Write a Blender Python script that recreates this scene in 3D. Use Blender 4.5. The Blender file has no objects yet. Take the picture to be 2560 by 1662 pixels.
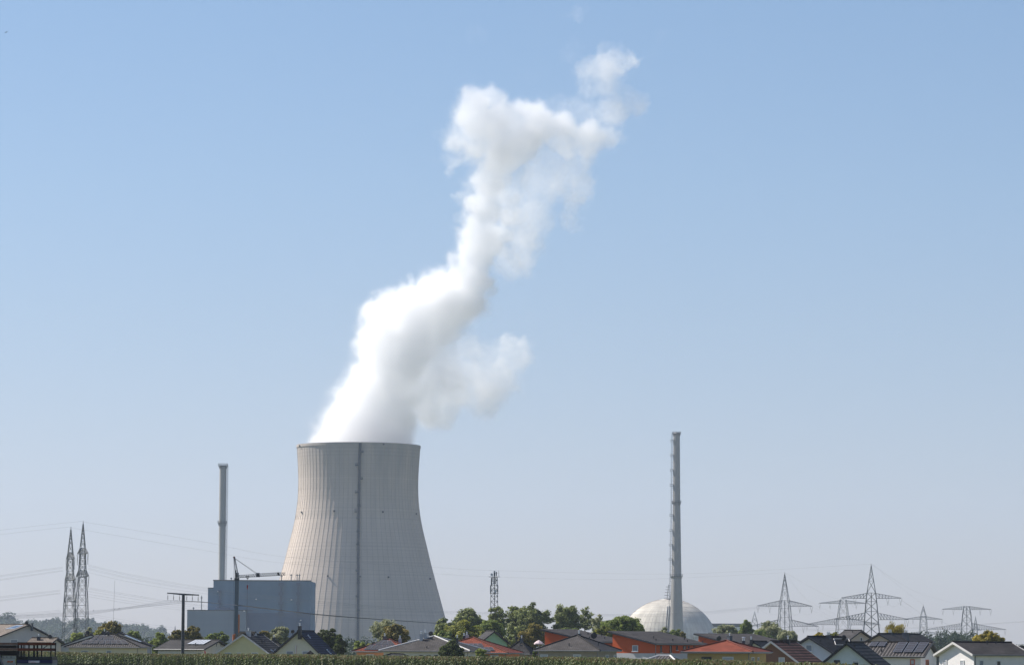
import bpy, bmesh, math, random
from mathutils import Vector, Matrix, noise

R = math.radians
# ------------------------------------------------------------------ camera
F = 8750.0            # focal length in pixels of the 2560 px wide photograph
CAMZ = 4.0
scene = bpy.context.scene
cam_data = bpy.data.cameras.new("camera")
cam_data.sensor_width = 36.0
cam_data.lens = 36.0 * F / 2560.0
cam_data.clip_start = 1.0
cam_data.clip_end = 40000.0
cam = bpy.data.objects.new("camera", cam_data)
scene.collection.objects.link(cam)
PITCH = math.atan(781.0 / F)
CAMM = Matrix.Rotation(R(90) + PITCH, 4, 'X') @ Matrix.Rotation(R(0.3), 4, 'Z')
CAMM.translation = Vector((0, 0, CAMZ))
cam.matrix_world = CAMM
scene.camera = cam
scene.render.resolution_x, scene.render.resolution_y = 1024, 664

# ------------------------------------------------------------------ world, sun, exposure
SUN_AZ, SUN_EL = R(-66), R(47)      # azimuth from +Y (the view direction), negative = left
world = bpy.data.worlds.new("World"); scene.world = world
world.use_nodes = True
wn = world.node_tree.nodes; wl = world.node_tree.links
bg = wn["Background"]
sky = wn.new("ShaderNodeTexSky"); sky.sky_type = 'NISHITA'
sky.sun_disc = False
sky.sun_elevation = SUN_EL
sky.sun_rotation = SUN_AZ
sky.altitude = 400; sky.air_density = 1.0; sky.dust_density = 0.6; sky.ozone_density = 3.0
tint = wn.new("ShaderNodeVectorMath"); tint.operation = 'MULTIPLY'; tint.inputs[1].default_value = (1.0, 1.008, 1.13)
wl.new(sky.outputs[0], tint.inputs[0])
wtc = wn.new("ShaderNodeTexCoord"); wsp = wn.new("ShaderNodeSeparateXYZ"); wl.new(wtc.outputs["Generated"], wsp.inputs[0])
wrp = wn.new("ShaderNodeValToRGB"); we = wrp.color_ramp.elements     # slight colour balance of the sky by elevation
we[0].position = 0.0; we[0].color = (0.945 * .8, 0.895 * .8, 0.985 * .8, 1); we[1].position = 0.20; we[1].color = (1.04 * .8, 1.085 * .8, 1.02 * .8, 1)
for p_, c_ in ((0.036, (0.95, 0.90, 0.985)), (0.093, (1.01, 0.98, 0.975)), (0.13, (1.04, 1.04, 1.0)), (0.6, (1.0, 1.0, 1.0))):
    x_ = we.new(p_); x_.color = (*[v * .8 for v in c_], 1)
wl.new(wsp.outputs[2], wrp.inputs[0]); tint2 = wn.new("ShaderNodeVectorMath"); tint2.operation = 'MULTIPLY'
wl.new(tint.outputs[0], tint2.inputs[0]); wl.new(wrp.outputs[0], tint2.inputs[1]); tint = tint2
wl.new(tint.outputs[0], bg.inputs[0]); bg.inputs[1].default_value = 0.0905
sd = bpy.data.lights.new("sun", 'SUN'); sd.energy = 5.0; sd.angle = R(0.55); sd.color = (1.0, 0.945, 0.87)
sun = bpy.data.objects.new("sun", sd); scene.collection.objects.link(sun)
sdir = Vector((math.sin(SUN_AZ) * math.cos(SUN_EL), math.cos(SUN_AZ) * math.cos(SUN_EL), math.sin(SUN_EL)))
sun.rotation_euler = sdir.to_track_quat('Z', 'Y').to_euler()
sun.location = (-300, 300, 700)
scene.view_settings.view_transform = 'Standard'
scene.view_settings.look = 'None'
scene.view_settings.gamma = 1.0
scene.view_settings.use_curve_mapping = False
scene.view_settings.exposure = 0.48
cy = scene.cycles
cy.use_denoising = True; cy.denoising_prefilter = 'ACCURATE'
cy.max_bounces = 26; cy.diffuse_bounces = 3; cy.glossy_bounces = 2
cy.transmission_bounces = 4; cy.transparent_max_bounces = 16; cy.volume_bounces = 24
cy.volume_step_rate = 1.0; cy.volume_max_steps = 256
cy.caustics_reflective = False; cy.caustics_refractive = False
cy.use_adaptive_sampling = True; cy.adaptive_threshold = 0.012

# ------------------------------------------------------------------ helpers
def ray(px, py):
    d = Vector((px - 1280.0, 831.0 - py, -F))
    return (CAMM.to_3x3() @ d).normalized()
def P(px, py, D):
    d = ray(px, py); t = D / d.y
    return Vector((0, 0, CAMZ)) + d * t
def hit(px, py, pt, n):
    d = ray(px, py); o = Vector((0, 0, CAMZ))
    return o + d * ((pt - o).dot(n) / d.dot(n))
def lerp(a, b, t): return a + (b - a) * t
def sm(a, b, x):
    t = max(0.0, min(1.0, (x - a) / (b - a))); return t * t * (3 - 2 * t)
EDGE = [(-400, 690), (-100, 645), (130, 625), (840, 532), (1360, 486), (1820, 402), (2080, 352), (2300, 315), (2700, 280)]
_e = [(P(x, 1612, d).x, d) for x, d in EDGE]
def corn_far(x):
    if x <= _e[0][0]: return _e[0][1]
    for (a, b), (c, d) in zip(_e, _e[1:]):
        if x <= c: return lerp(b, d, (x - a) / (c - a))
    return _e[-1][1]
def ground_z(x, y):
    z = -2.0 * sm(0, 14, y - corn_far(x) - 1.5) - 10.0 * sm(750, 1400, y)
    z += 0.5 * noise.noise(Vector((x * 0.004, y * 0.004, 0))) * sm(900, 1500, y)
    return z

def setp(o, label=None, cat=None, group=None, kind=None):
    if label: o["label"] = label
    if cat: o["category"] = cat
    if group: o["group"] = group
    if kind: o["kind"] = kind
    return o
def empty(name, loc, rz=0.0, **k):
    o = bpy.data.objects.new(name, None); scene.collection.objects.link(o)
    o.location = loc; o.rotation_euler = (0, 0, rz); o.empty_display_size = 0.5
    return setp(o, **k)

class MB:
    def __init__(s):
        s.v = []; s.f = []; s.m = []; s.uv = []; s.tint = []; s.cur = 0.5; s.smooth = False
    def poly(s, pts, mi=0, uv=None):
        n = len(s.v); s.v += [tuple(p) for p in pts]
        s.f.append(tuple(range(n, n + len(pts)))); s.m.append(mi); s.uv.append(uv); s.tint.append(s.cur)
    def face(s, idx, mi=0):
        s.f.append(tuple(idx)); s.m.append(mi); s.uv.append(None); s.tint.append(s.cur)
    def box(s, c, size, mi=0, rot=None):
        hx, hy, hz = size[0] / 2, size[1] / 2, size[2] / 2
        pts = [Vector((a * hx, b * hy, d * hz)) for d in (-1, 1) for a, b in ((-1, -1), (1, -1), (1, 1), (-1, 1))]
        if rot is not None: pts = [rot @ p for p in pts]
        n = len(s.v); s.v += [tuple(Vector(c) + p) for p in pts]
        for q in ((0, 3, 2, 1), (4, 5, 6, 7), (0, 1, 5, 4), (1, 2, 6, 5), (2, 3, 7, 6), (3, 0, 4, 7)):
            s.face([n + i for i in q], mi)
    def b2(s, lo, hi, mi=0):
        s.box([(lo[i] + hi[i]) / 2 for i in range(3)], [hi[i] - lo[i] for i in range(3)], mi)
    def bar(s, a, b, r, n=4, r2=None, mi=0, cap=False):
        a = Vector(a); b = Vector(b); d = b - a
        if d.length < 1e-6: return
        q = d.to_track_quat('Z', 'Y').to_matrix(); r2 = r if r2 is None else r2
        k = len(s.v)
        for (p, rr) in ((a, r), (b, r2)):
            for i in range(n):
                t = 2 * math.pi * (i + 0.5) / n
                s.v.append(tuple(p + q @ Vector((math.cos(t) * rr, math.sin(t) * rr, 0))))
        for i in range(n):
            j = (i + 1) % n; s.face((k + i, k + j, k + n + j, k + n + i), mi)
        if cap:
            s.face([k + i for i in range(n)][::-1], mi); s.face([k + n + i for i in range(n)], mi)
    def tube(s, pts, r, n=4, mi=0):
        for a, b in zip(pts, pts[1:]): s.bar(a, b, r, n, mi=mi)
    def lathe(s, prof, n, c=(0, 0, 0), mi=0, closed=False):
        k = len(s.v)
        for r, z in prof:
            for i in range(n):
                t = 2 * math.pi * i / n
                s.v.append((c[0] + r * math.cos(t), c[1] + r * math.sin(t), c[2] + z))
        m = len(prof)
        for j in range(m if closed else m - 1):
            jj = (j + 1) % m
            for i in range(n):
                i2 = (i + 1) % n
                s.face((k + j * n + i, k + j * n + i2, k + jj * n + i2, k + jj * n + i), mi)
    def slab(s, q, th, n, mi=0, mi2=None, uv=None):
        """closed slab under quad/tri q (list of Vectors), thickness th downward along n"""
        q = [Vector(p) for p in q]; b = [p - n * th for p in q]; k = len(q)
        s.poly(q, mi, uv); s.poly(b[::-1], mi if mi2 is None else mi2)
        for i in range(k):
            j = (i + 1) % k; s.poly([q[i], b[i], b[j], q[j]], mi if mi2 is None else mi2)
    def build(s, name, mats, parent=None, loc=None, **k):
        me = bpy.data.meshes.new(name); me.from_pydata(s.v, [], s.f)
        if not isinstance(mats, (list, tuple)): mats = [mats]
        for m in mats: me.materials.append(m)
        me.polygons.foreach_set("material_index", s.m)
        if any(u is not None for u in s.uv):
            uvl = me.uv_layers.new(name="UVMap"); li = 0; data = []
            for f, u in zip(s.f, s.uv):
                if u is None: data += [0.0, 0.0] * len(f)
                else:
                    for t in u: data += [t[0], t[1]]
            uvl.data.foreach_set("uv", data)
        if any(t != 0.5 for t in s.tint):
            at = me.attributes.new("tint", 'FLOAT', 'FACE'); at.data.foreach_set("value", s.tint)
        if s.smooth: me.polygons.foreach_set("use_smooth", [True] * len(me.polygons))
        me.update()
        o = bpy.data.objects.new(name, me); scene.collection.objects.link(o)
        if parent is not None: o.parent = parent
        if loc is not None: o.location = loc
        return setp(o, **k)

# ------------------------------------------------------------------ materials
def newmat(name):
    m = bpy.data.materials.new(name); m.use_nodes = True
    nt = m.node_tree; return m, nt, nt.nodes, nt.links, nt.nodes["Principled BSDF"]
def paint(name, col, rough=0.7, var=0.12, scale=0.6, metal=0.0, bump=0.0, spec=0.3):
    m, nt, N, L, b = newmat(name)
    tc = N.new("ShaderNodeTexCoord"); nz = N.new("ShaderNodeTexNoise")
    nz.inputs["Scale"].default_value = scale; nz.inputs["Detail"].default_value = 6; nz.inputs["Roughness"].default_value = 0.65
    L.new(tc.outputs["Object"], nz.inputs["Vector"])
    mr = N.new("ShaderNodeMapRange"); mr.inputs[1].default_value = 0.25; mr.inputs[2].default_value = 0.75
    mr.inputs[3].default_value = 1 - var; mr.inputs[4].default_value = 1 + var
    L.new(nz.outputs[0], mr.inputs[0])
    mx = N.new("ShaderNodeVectorMath"); mx.operation = 'SCALE'; mx.inputs[0].default_value = col
    L.new(mr.outputs[0], mx.inputs["Scale"]); L.new(mx.outputs[0], b.inputs["Base Color"])
    b.inputs["Roughness"].default_value = rough; b.inputs["Metallic"].default_value = metal
    b.inputs["Specular IOR Level"].default_value = spec
    if bump:
        bp = N.new("ShaderNodeBump"); bp.inputs["Strength"].default_value = bump
        L.new(nz.outputs[0], bp.inputs["Height"]); L.new(bp.outputs[0], b.inputs["Normal"])
    return m
_mc = {}
def M(name, col=None, **k):
    if name not in _mc: _mc[name] = paint(name, col, **k)
    return _mc[name]

# ================================================================== SETTING: ground, hills
def concrete(name, col, ring=0.06, streak=0.07, blotch=0.08, zs=0.75, dark=None):
    m, nt, N, L, b = newmat(name)
    tc = N.new("ShaderNodeTexCoord")
    def nz(scale_vec, detail, lo, hi, src=None):
        mp = N.new("ShaderNodeVectorMath"); mp.operation = 'MULTIPLY'; mp.inputs[1].default_value = scale_vec
        L.new(src or tc.outputs["Object"], mp.inputs[0])
        t = N.new("ShaderNodeTexNoise"); t.inputs["Scale"].default_value = 1.0; t.inputs["Detail"].default_value = detail
        L.new(mp.outputs[0], t.inputs["Vector"])
        r = N.new("ShaderNodeMapRange"); r.inputs[1].default_value = 0.3; r.inputs[2].default_value = 0.7
        r.inputs[3].default_value = lo; r.inputs[4].default_value = hi
        L.new(t.outputs[0], r.inputs[0]); return r.outputs[0]
    a = nz((0, 0, zs), 1, 1 - ring, 1 + ring)
    c = nz((0.16, 0.16, 0.012), 5, 1 - streak, 1 + streak)
    d = nz((0.03, 0.03, 0.03), 6, 1 - blotch, 1 + blotch)
    m1 = N.new("ShaderNodeMath"); m1.operation = 'MULTIPLY'; L.new(a, m1.inputs[0]); L.new(c, m1.inputs[1])
    m2 = N.new("ShaderNodeMath"); m2.operation = 'MULTIPLY'; L.new(m1.outputs[0], m2.inputs[0]); L.new(d, m2.inputs[1])
    v = N.new("ShaderNodeVectorMath"); v.operation = 'SCALE'; v.inputs[0].default_value = col
    L.new(m2.outputs[0], v.inputs["Scale"]); res = v.outputs[0]
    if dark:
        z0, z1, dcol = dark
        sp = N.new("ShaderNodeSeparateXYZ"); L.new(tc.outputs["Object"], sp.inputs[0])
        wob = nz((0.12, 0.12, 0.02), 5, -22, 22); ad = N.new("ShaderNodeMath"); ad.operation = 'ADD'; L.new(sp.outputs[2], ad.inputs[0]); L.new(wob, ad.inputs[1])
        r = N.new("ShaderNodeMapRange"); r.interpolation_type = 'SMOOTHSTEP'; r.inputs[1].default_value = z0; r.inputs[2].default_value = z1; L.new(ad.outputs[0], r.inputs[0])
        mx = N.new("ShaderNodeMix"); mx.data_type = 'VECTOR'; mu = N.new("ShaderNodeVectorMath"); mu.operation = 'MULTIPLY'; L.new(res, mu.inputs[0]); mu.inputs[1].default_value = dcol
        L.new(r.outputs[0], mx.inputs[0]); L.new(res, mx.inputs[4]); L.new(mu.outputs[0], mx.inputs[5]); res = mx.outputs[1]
    L.new(res, b.inputs["Base Color"])
    b.inputs["Roughness"].default_value = 0.9; b.inputs["Specular IOR Level"].default_value = 0.15
    return m

MAT_GROUND = paint("ground", (0.11, 0.12, 0.055), rough=1, var=0.45, scale=0.05, spec=0.1)
g = MB()
ys = [-400, 0, 100, 200, 240] + list(range(260, 720, 12)) + list(range(740, 1500, 60)) + [1700, 2200, 2800, 3600, 4600, 6000, 8000, 12000]
xs = [-5000, -3500, -2500, -1700, -1200, -800, -500, -350] + list(range(-280, 281, 14)) + [350, 500, 800, 1200, 1700, 2500, 3500, 5000]
for j, y in enumerate(ys):
    for x in xs: g.v.append((x, y, ground_z(x, y)))
for j in range(len(ys) - 1):
    for i in range(len(xs) - 1):
        n = len(xs); g.face((j * n + i, j * n + i + 1, (j + 1) * n + i + 1, (j + 1) * n + i))
g.smooth = True
g.build("ground", MAT_GROUND, kind="structure", label="flat farmland ground under the village and power station", cat="ground")

# ================================================================== POWER STATION
DT = 2700.0
TX = P(892, 1612, DT).x
GP = -12.0
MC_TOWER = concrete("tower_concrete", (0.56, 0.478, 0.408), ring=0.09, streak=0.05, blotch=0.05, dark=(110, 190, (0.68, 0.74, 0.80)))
MC_RIB = concrete("rib_concrete", (0.46, 0.40, 0.35), ring=0.03, streak=0.03, blotch=0.03)
MC_GREY = concrete("chimney_concrete", (0.38, 0.365, 0.345), ring=0.02, streak=0.06, zs=0.2)
M("dark_steel", (0.06, 0.065, 0.07), rough=0.6)
M("galv", (0.14, 0.15, 0.155), rough=0.55, metal=0.0)
M("galv_dark", (0.075, 0.085, 0.09), rough=0.55)
M("cable_grey", (0.12, 0.12, 0.125), rough=0.6)
prof = [(1115, 154.3), (1140, 152.5), (1170, 150.6), (1200, 149.6), (1225, 149.6), (1255, 151), (1294, 156), (1325, 162.5), (1355, 170),
        (1410, 183.5), (1471, 200), (1540, 219), (1588, 232.5)]
pr = [(hw * DT / F, P(892, y, DT).z - 0.0) for y, hw in prof]
pr = [(r, z) for r, z in pr]
def tower_r(z):
    if z >= pr[0][1]: return pr[0][0]
    for (r1, z1), (r2, z2) in zip(pr, pr[1:]):
        if z >= z2: return lerp(r1, r2, (z - z1) / (z2 - z1))
    (r1, z1), (r2, z2) = pr[-2:]
    return r2 + (r1 - r2) / (z1 - z2) * (z - z2)
ztop = pr[0][1]; zlow = -2.0
tower = empty("cooling_tower", (TX, DT, GP), label="huge pale concrete cooling tower with steam rising from its mouth", cat="cooling tower")
zs_ = [ztop + (zlow - ztop) * i / 60 for i in range(61)]
outer = [(tower_r(z), z - GP) for z in zs_]
NR = 84
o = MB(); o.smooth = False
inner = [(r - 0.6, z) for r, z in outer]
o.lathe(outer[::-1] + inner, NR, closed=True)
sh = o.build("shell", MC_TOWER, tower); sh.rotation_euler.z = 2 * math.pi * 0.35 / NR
rb = MB()
NR = 84
for i in range(NR):
    t = 2 * math.pi * (i + 0.35) / NR; c, s_ = math.cos(t), math.sin(t); tx, ty = -s_, c
    w = 0.13
    for a, b in zip(outer[::2], outer[2::2]):
        for sgn in (-1, 1):
            pass
        def q(r, z, off, side): return (c * (r + off) + tx * w * side, s_ * (r + off) + ty * w * side, z)
        A = [q(a[0], a[1], -0.2, -1), q(a[0], a[1], 0.12, -1), q(a[0], a[1], 0.12, 1), q(a[0], a[1], -0.2, 1)]
        B = [q(b[0], b[1], -0.2, -1), q(b[0], b[1], 0.12, -1), q(b[0], b[1], 0.12, 1), q(b[0], b[1], -0.2, 1)]
        for k in range(3): rb.poly([A[k], A[k + 1], B[k + 1], B[k]])
rb.build("wind_ribs", MC_RIB, tower)
rm = MB(); rm.lathe([(outer[0][0] + 0.32, ztop - GP - 1.6), (outer[0][0] + 0.32, ztop - GP + 0.5), (outer[0][0] - 1.2, ztop - GP + 0.5), (outer[0][0] - 1.2, ztop - GP - 1.6)], 168, closed=True)
rm.build("rim", MC_TOWER, tower)
# supports of the shell
cl = MB()
for i in range(84):
    t0 = 2 * math.pi * i / 84; t1 = 2 * math.pi * (i + 0.5) / 84
    r0 = tower_r(zlow) + 1.5; r1 = tower_r(zlow) - 0.3
    for (ta, tb) in ((t0, t1), (t0 + 2 * math.pi / 84, t1)):
        cl.bar((r0 * math.cos(ta), r0 * math.sin(ta), -0.5), (r1 * math.cos(tb), r1 * math.sin(tb), zlow - GP + 0.4), 0.45, 6)
cl.build("support_columns", MC_TOWER, tower)
# ladder line with landings
def tower_pt(px, py, off=0.0):
    z = P(px, py, DT).z
    for _ in range(4):
        r = tower_r(z); dx = P(px, py, DT - r * 0.95).x - TX
        th = math.asin(max(-1, min(1, dx / r))); Y = DT - r * math.cos(th)
        z = P(px, py, Y).z
    return Vector((TX + (tower_r(z) + off) * math.sin(th), DT - (tower_r(z) + off) * math.cos(th), z)), th
lad = MB()
line = [(901, 1106), (899, 1150), (898, 1220), (897, 1300), (896, 1400), (896, 1500), (895, 1600)]
pts = []
for i in range(41):
    y = lerp(1107, 1618, i / 40.0)
    for (xa, ya), (xb, yb) in zip(line, line[1:]):
        if y <= yb or yb == 1600: x = lerp(xa, xb, (y - ya) / (yb - ya)); break
    pts.append(tower_pt(x, y, 0.9)[0] - Vector((TX, DT, GP)))
for k in (-0.7, 0.7):
    lad.tube([p + Vector((k, 0, 0)) for p in pts], 0.36)
for a, b in zip(pts, pts[1:]):
    for t in range(4): 
        p = a.lerp(b, t / 4); lad.bar(p + Vector((-0.5, 0, 0)), p + Vector((0.5, 0, 0)), 0.12)
lad.tube(pts, 0.42, 4)
lad.build("ladder", M("stair_steel", (0.05, 0.07, 0.09), rough=0.7), tower)
for (x, y, wd, hh) in ((903, 1130, 8, 3), (894, 1163, 8, 4), (902, 1197, 7, 3), (893, 1231, 7, 4), (898, 1265, 6, 4), (890, 1279, 4, 6), (896, 1296, 6, 3), (896, 1329, 6, 3),
                   (895, 1361, 6, 3), (896, 1395, 5, 3), (894, 1427, 6, 3), (899, 1441, 5, 2), (896, 1458, 5, 3), (894, 1491, 6, 3), (896, 1525, 5, 3)):
    p, th = tower_pt(x, y, 1.2); p = p - Vector((TX, DT, GP)); w = wd * 1.35 * DT / F; h = hh * 1.3 * DT / F
    lm = MB(); rr = Matrix.Rotation(th, 3, 'Z')
    lm.box(p, (w, 1.8, 0.7), rot=rr)
    for sx in (-0.5, 0, 0.5): lm.box(p + rr @ Vector((sx * w, -0.7, h / 2)), (0.15, 0.15, h), rot=rr)
    lm.box(p + rr @ Vector((0, -0.7, h * 0.95)), (w, 0.12, 0.25), rot=rr); lm.box(p + rr @ Vector((0, -0.7, h * 0.5)), (w, 0.12, 0.2), rot=rr)
    lm.build("landing", M("stair_steel"), tower)
for (x, y) in ((956, 1279), (836, 1277), (751, 1280), (1037, 1284), (820, 1439), (970, 1442), (1071, 1446), (958, 1109.5), (746, 1114)):
    p, th = tower_pt(x, y, 0.6); lb = MB(); lb.box(p - Vector((TX, DT, GP)), (1.0, 1.0, 1.3), rot=Matrix.Rotation(th, 3, 'Z'))
    lb.build("warning_lamp", M("dark_steel"), tower)

# ------------------------------------------------------------------ chimneys
def ring_platform(r_in, r_out, z, rail=1.6, name="platform", parent=None):
    m = MB(); m.lathe([(r_in - 0.2, z), (r_out, z), (r_out, z + 0.35), (r_in - 0.2, z + 0.35)], 28, closed=True)
    n = 16
    for i in range(n):
        t = 2 * math.pi * i / n; c, s_ = math.cos(t), math.sin(t)
        m.bar((c * r_out, s_ * r_out, z + 0.3), (c * r_out, s_ * r_out, z + rail), 0.1)
        m.bar((c * r_in * 0.98, s_ * r_in * 0.98, z - 2.2), (c * r_out * 0.95, s_ * r_out * 0.95, z), 0.1)
    m.lathe([(r_out - 0.08, z + rail), (r_out + 0.08, z + rail), (r_out + 0.08, z + rail + 0.15), (r_out - 0.08, z + rail + 0.15)], 28, closed=True)
    m.lathe([(r_out - 0.06, z + rail / 2), (r_out + 0.06, z + rail / 2), (r_out + 0.06, z + rail / 2 + 0.1), (r_out - 0.06, z + rail / 2 + 0.1)], 28, closed=True)
    return m.build(name, M("galv"), parent)
def chimney(D, prof, plats, ladder_side, label, landings, mat, zb=GP):
    s = D / F; cx = P(prof[-1][1], 1612, D).x
    top = P(prof[0][1], prof[0][0], D).z
    root = empty("exhaust_chimney", (cx, D, zb), label=label, cat="chimney")
    pf = [(hw * s, P(x, y, D).z - zb) for y, x, hw in prof]
    pf[-1] = (pf[-1][0], -0.5)
    b = MB(); b.smooth = True
    th = 0.5
    b.lathe(pf[::-1] + [(pf[0][0] - th, pf[0][1]), (pf[0][0] - th, pf[0][1] - 6)], 40)
    b.build("shaft", mat, root)
    def rad(z):
        for (r1, z1), (r2, z2) in zip(pf, pf[1:]):
            if z >= z2: return lerp(r1, r2, (z - z1) / (z2 - z1))
        return pf[-1][0]
    for y, x, hw in plats:
        z = P(x, y, D).z - zb; ring_platform(rad(z), hw * s, z - 0.4, parent=root)
    ld = MB(); z0, z1 = 8, pf[0][1]
    nn = 60; ang = ladder_side; pp = []
    for i in range(nn + 1):
        z = lerp(z0, z1, i / nn); r = rad(z) + 1.0; pp.append(Vector((math.cos(ang) * r, math.sin(ang) * r, z)))
    off = Vector((-math.sin(ang), math.cos(ang), 0)) * 0.5; out = Vector((math.cos(ang), math.sin(ang), 0)) * 0.8
    for o_ in (off, -off): ld.tube([p + o_ for p in pp], 0.1)
    ld.tube([p + out for p in pp], 0.09)
    for a, b2 in zip(pp, pp[1:]):
        for t in (0, 0.5):
            p = a.lerp(b2, t); ld.bar(p - off, p + off, 0.08); ld.bar(p + off, p + out, 0.07); ld.bar(p - off, p + out, 0.07)
        ld.bar(a - out * 1.2, a, 0.08)
    ld.build("ladder", M("galv"), root)
    for y in landings:
        z = P(prof[0][1], y, D).z - zb; r = rad(z) + 1.3
        lm = MB(); c = Vector((math.cos(ang) * r, math.sin(ang) * r, z)); rr = Matrix.Rotation(ang, 3, 'Z')
        lm.box(c, (2.4, 2.6, 0.2), rot=rr)
        for sx in (-1, 1):
            for sy in (-1, 1): lm.bar(c + rr @ Vector((sx * 1.1, sy * 1.2, 0)), c + rr @ Vector((sx * 1.1, sy * 1.2, 1.6)), 0.08)
        lm.box(c + Vector((0, 0, 1.6)), (2.5, 2.7, 0.12), rot=rr)
        lm.build("landing", M("galv"), root)
    return root
chimney(2560, [(1163, 555.5, 8.8), (1172, 555.3, 8.6), (1305, 554.0, 8.7), (1450, 552.5, 7.7), (1640, 552, 9)],
        [(1163, 555.5, 12), (1306, 554, 11.5)], R(-25), "slim grey chimney rising behind the blue power station building", [], MC_GREY)
chimney(2800, [(1081, 1693, 8.2), (1092, 1693, 8.2), (1255, 1693, 9.3), (1440, 1692, 12.4), (1570, 1691, 17), (1640, 1691, 18.5)],
        [(1083, 1693, 10.5), (1255, 1692.5, 11.5), (1439, 1691.8, 15.8)], R(190), "tall tapering grey concrete chimney standing in front of the dome",
        [1104, 1141, 1178, 1215, 1290, 1328, 1364, 1400], MC_GREY)

# ------------------------------------------------------------------ reactor dome
MC_DOME = concrete("dome_concrete", (0.60, 0.565, 0.49), ring=0.03, streak=0.17, blotch=0.10, zs=0.5)
DD = 2920.0; sD = DD / F
dx = P(1671, 1600, DD).x; zc = P(1671, 1623, DD).z; Rd = 126 * sD
dome = empty("reactor_dome", (dx, DD, GP), label="pale weathered concrete reactor dome behind the tall chimney", cat="dome")
d = MB(); d.smooth = True
pf = [(Rd, 0.0), (Rd, zc - GP)] + [(Rd * math.cos(R(a)), zc - GP + Rd * math.sin(R(a))) for a in range(3, 91, 3)]
d.lathe(pf, 96); d.build("shell", MC_DOME, dome)
# meridian ribs and latitude seams of the shell
d = MB()
for i in range(72):
    t = 2 * math.pi * i / 72
    pr_ = [Vector((math.cos(t) * (Rd + 0.05) * math.cos(R(a)), math.sin(t) * (Rd + 0.05) * math.cos(R(a)), zc - GP + (Rd + 0.05) * math.sin(R(a)))) for a in range(0, 80, 6)]
    d.tube(pr_, 0.09)
for a in range(8, 80, 8):
    rr = (Rd + 0.03) * math.cos(R(a)); z = zc - GP + (Rd + 0.03) * math.sin(R(a))
    d.lathe([(rr - 0.1, z - 0.1), (rr + 0.07, z), (rr - 0.1, z + 0.1)], 96)
d.build("shell_seams", MC_RIB, dome)
st = MB()
base = [(1668, 1497), (1668.5, 1520), (1666, 1545), (1665, 1565), (1664, 1590)]
for offx, rr in ((0, 0.5), (5, 0.75)):
    pts = []
    for x, y in base:
        Yf = DD - math.sqrt(max(Rd ** 2 - (P(x, y, DD).x - dx) ** 2 - max(0, P(x, y, DD).z - zc) ** 2, 1.0)) - 1.2
        pts.append(P(x + offx, y, Yf) - Vector((dx, DD, GP)))
    st.tube(pts, rr, 6)
p0 = pts[0]
for k in range(5): st.box(p0 + Vector((-2.5 + k * 0.3, 0, 1 + k * 2.3)), (4 - k * 0.3, 2, 0.35)); 
st.bar(p0 + Vector((-2, 0, -2)), p0 + Vector((-0.5, 0, 12)), 0.3)
st.bar(p0 + Vector((1, 0, -2)), p0 + Vector((0.5, 0, 12)), 0.3)
st.build("service_stair", M("galv"), dome)
# low annex right of dome foot
an = empty("annex_building", P(1765, 1640, 2880), label="low flat grey annex building at the right foot of the dome", cat="building")
an.location.z = GP
b = MB(); w = 58 * 2880 / F; zt = P(1765, 1590, 2880).z - GP
b.b2((-w / 2, 0, 0), (w / 2, 25, zt)); b.build("wall", M("pale_render_far", (0.52, 0.52, 0.5)), an)
b = MB(); b.b2((-w / 2 - 0.4, -0.4, zt), (w / 2 + 0.4, 25.4, zt + 1.0)); b.build("roof", M("white_trim", (0.7, 0.7, 0.68)), an)
b = MB(); b.b2((2, 2, zt + 1.0), (8, 9, zt + 3.2)); b.build("roof_unit", M("galv"), an)
b = MB(); b.b2((-8, 3, zt + 1.0), (-5, 7, zt + 2.4)); b.build("roof_unit", M("galv"), an)
an = empty("machine_hall", P(1822, 1640, 3060), label="long low dark hall with a white band right of the dome", cat="building")
an.location.z = GP
b = MB(); w = 100 * 3060 / F; zt = P(1822, 1566, 3060).z - GP
b.b2((-w / 2, 0, 0), (w / 2, 30, zt)); b.build("wall", M("white_trim"), an)
b = MB(); b.b2((-w / 2 - 2, -1, zt + 0.9), (w / 2 + 2, 31, zt + 2.9)); b.build("roof", M("dark_cladding", (0.07, 0.08, 0.09)), an)
b = MB(); b.b2((-w / 2 + 1, 1, zt), (w / 2 - 1, 29, zt + 0.9)); b.build("window_band", M("dark_steel"), an)

# ------------------------------------------------------------------ blue reactor building
MB_BLUE = concrete("blue_cladding", (0.12, 0.205, 0.30), ring=0.04, streak=0.07, blotch=0.12, zs=0.22)
MB_GREY = concrete("grey_cladding", (0.20, 0.245, 0.30), ring=0.04, streak=0.05, blotch=0.05, zs=0.22)
DB = 2450.0
blue = empty("reactor_building", (P(648, 1612, DB).x, DB, GP), label="large windowless blue grey block left of the cooling tower", cat="building")
def lx(px, D=DB): return P(px, 1550, D).x - blue.location.x
def lz(py, D=DB): return P(640, py, D).z - GP
b = MB(); b.b2((lx(532.5), 0, 0), (lx(776), 60, lz(1451.5))); b.build("wall", MB_BLUE, blue)
b = MB(); b.b2((lx(518.5), 1.5, 0), (lx(532.5) - 0.01, 50, lz(1470.5))); b.build("stair_tower", MB_BLUE, blue)
b = MB(); b.b2((lx(470), -7, 0), (lx(617), -0.01, lz(1526))); b.b2((lx(470), 0.01, 0), (lx(518.5) - 0.01, 40, lz(1526))); b.build("annex", MB_GREY, blue)
b = MB(); b.b2((lx(532.5) - 0.3, -0.3, lz(1451.5)), (lx(776) + 0.3, 0.3, lz(1451.5) + 0.7)); b.build("parapet", M("dark_cladding"), blue)
b = MB()
b.b2((lx(518.5) - 0.2, 1.2, lz(1470.5)), (lx(532.5) - 0.1, 1.8, lz(1470.5) + 0.6)); b.build("parapet", M("dark_cladding"), blue)
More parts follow.
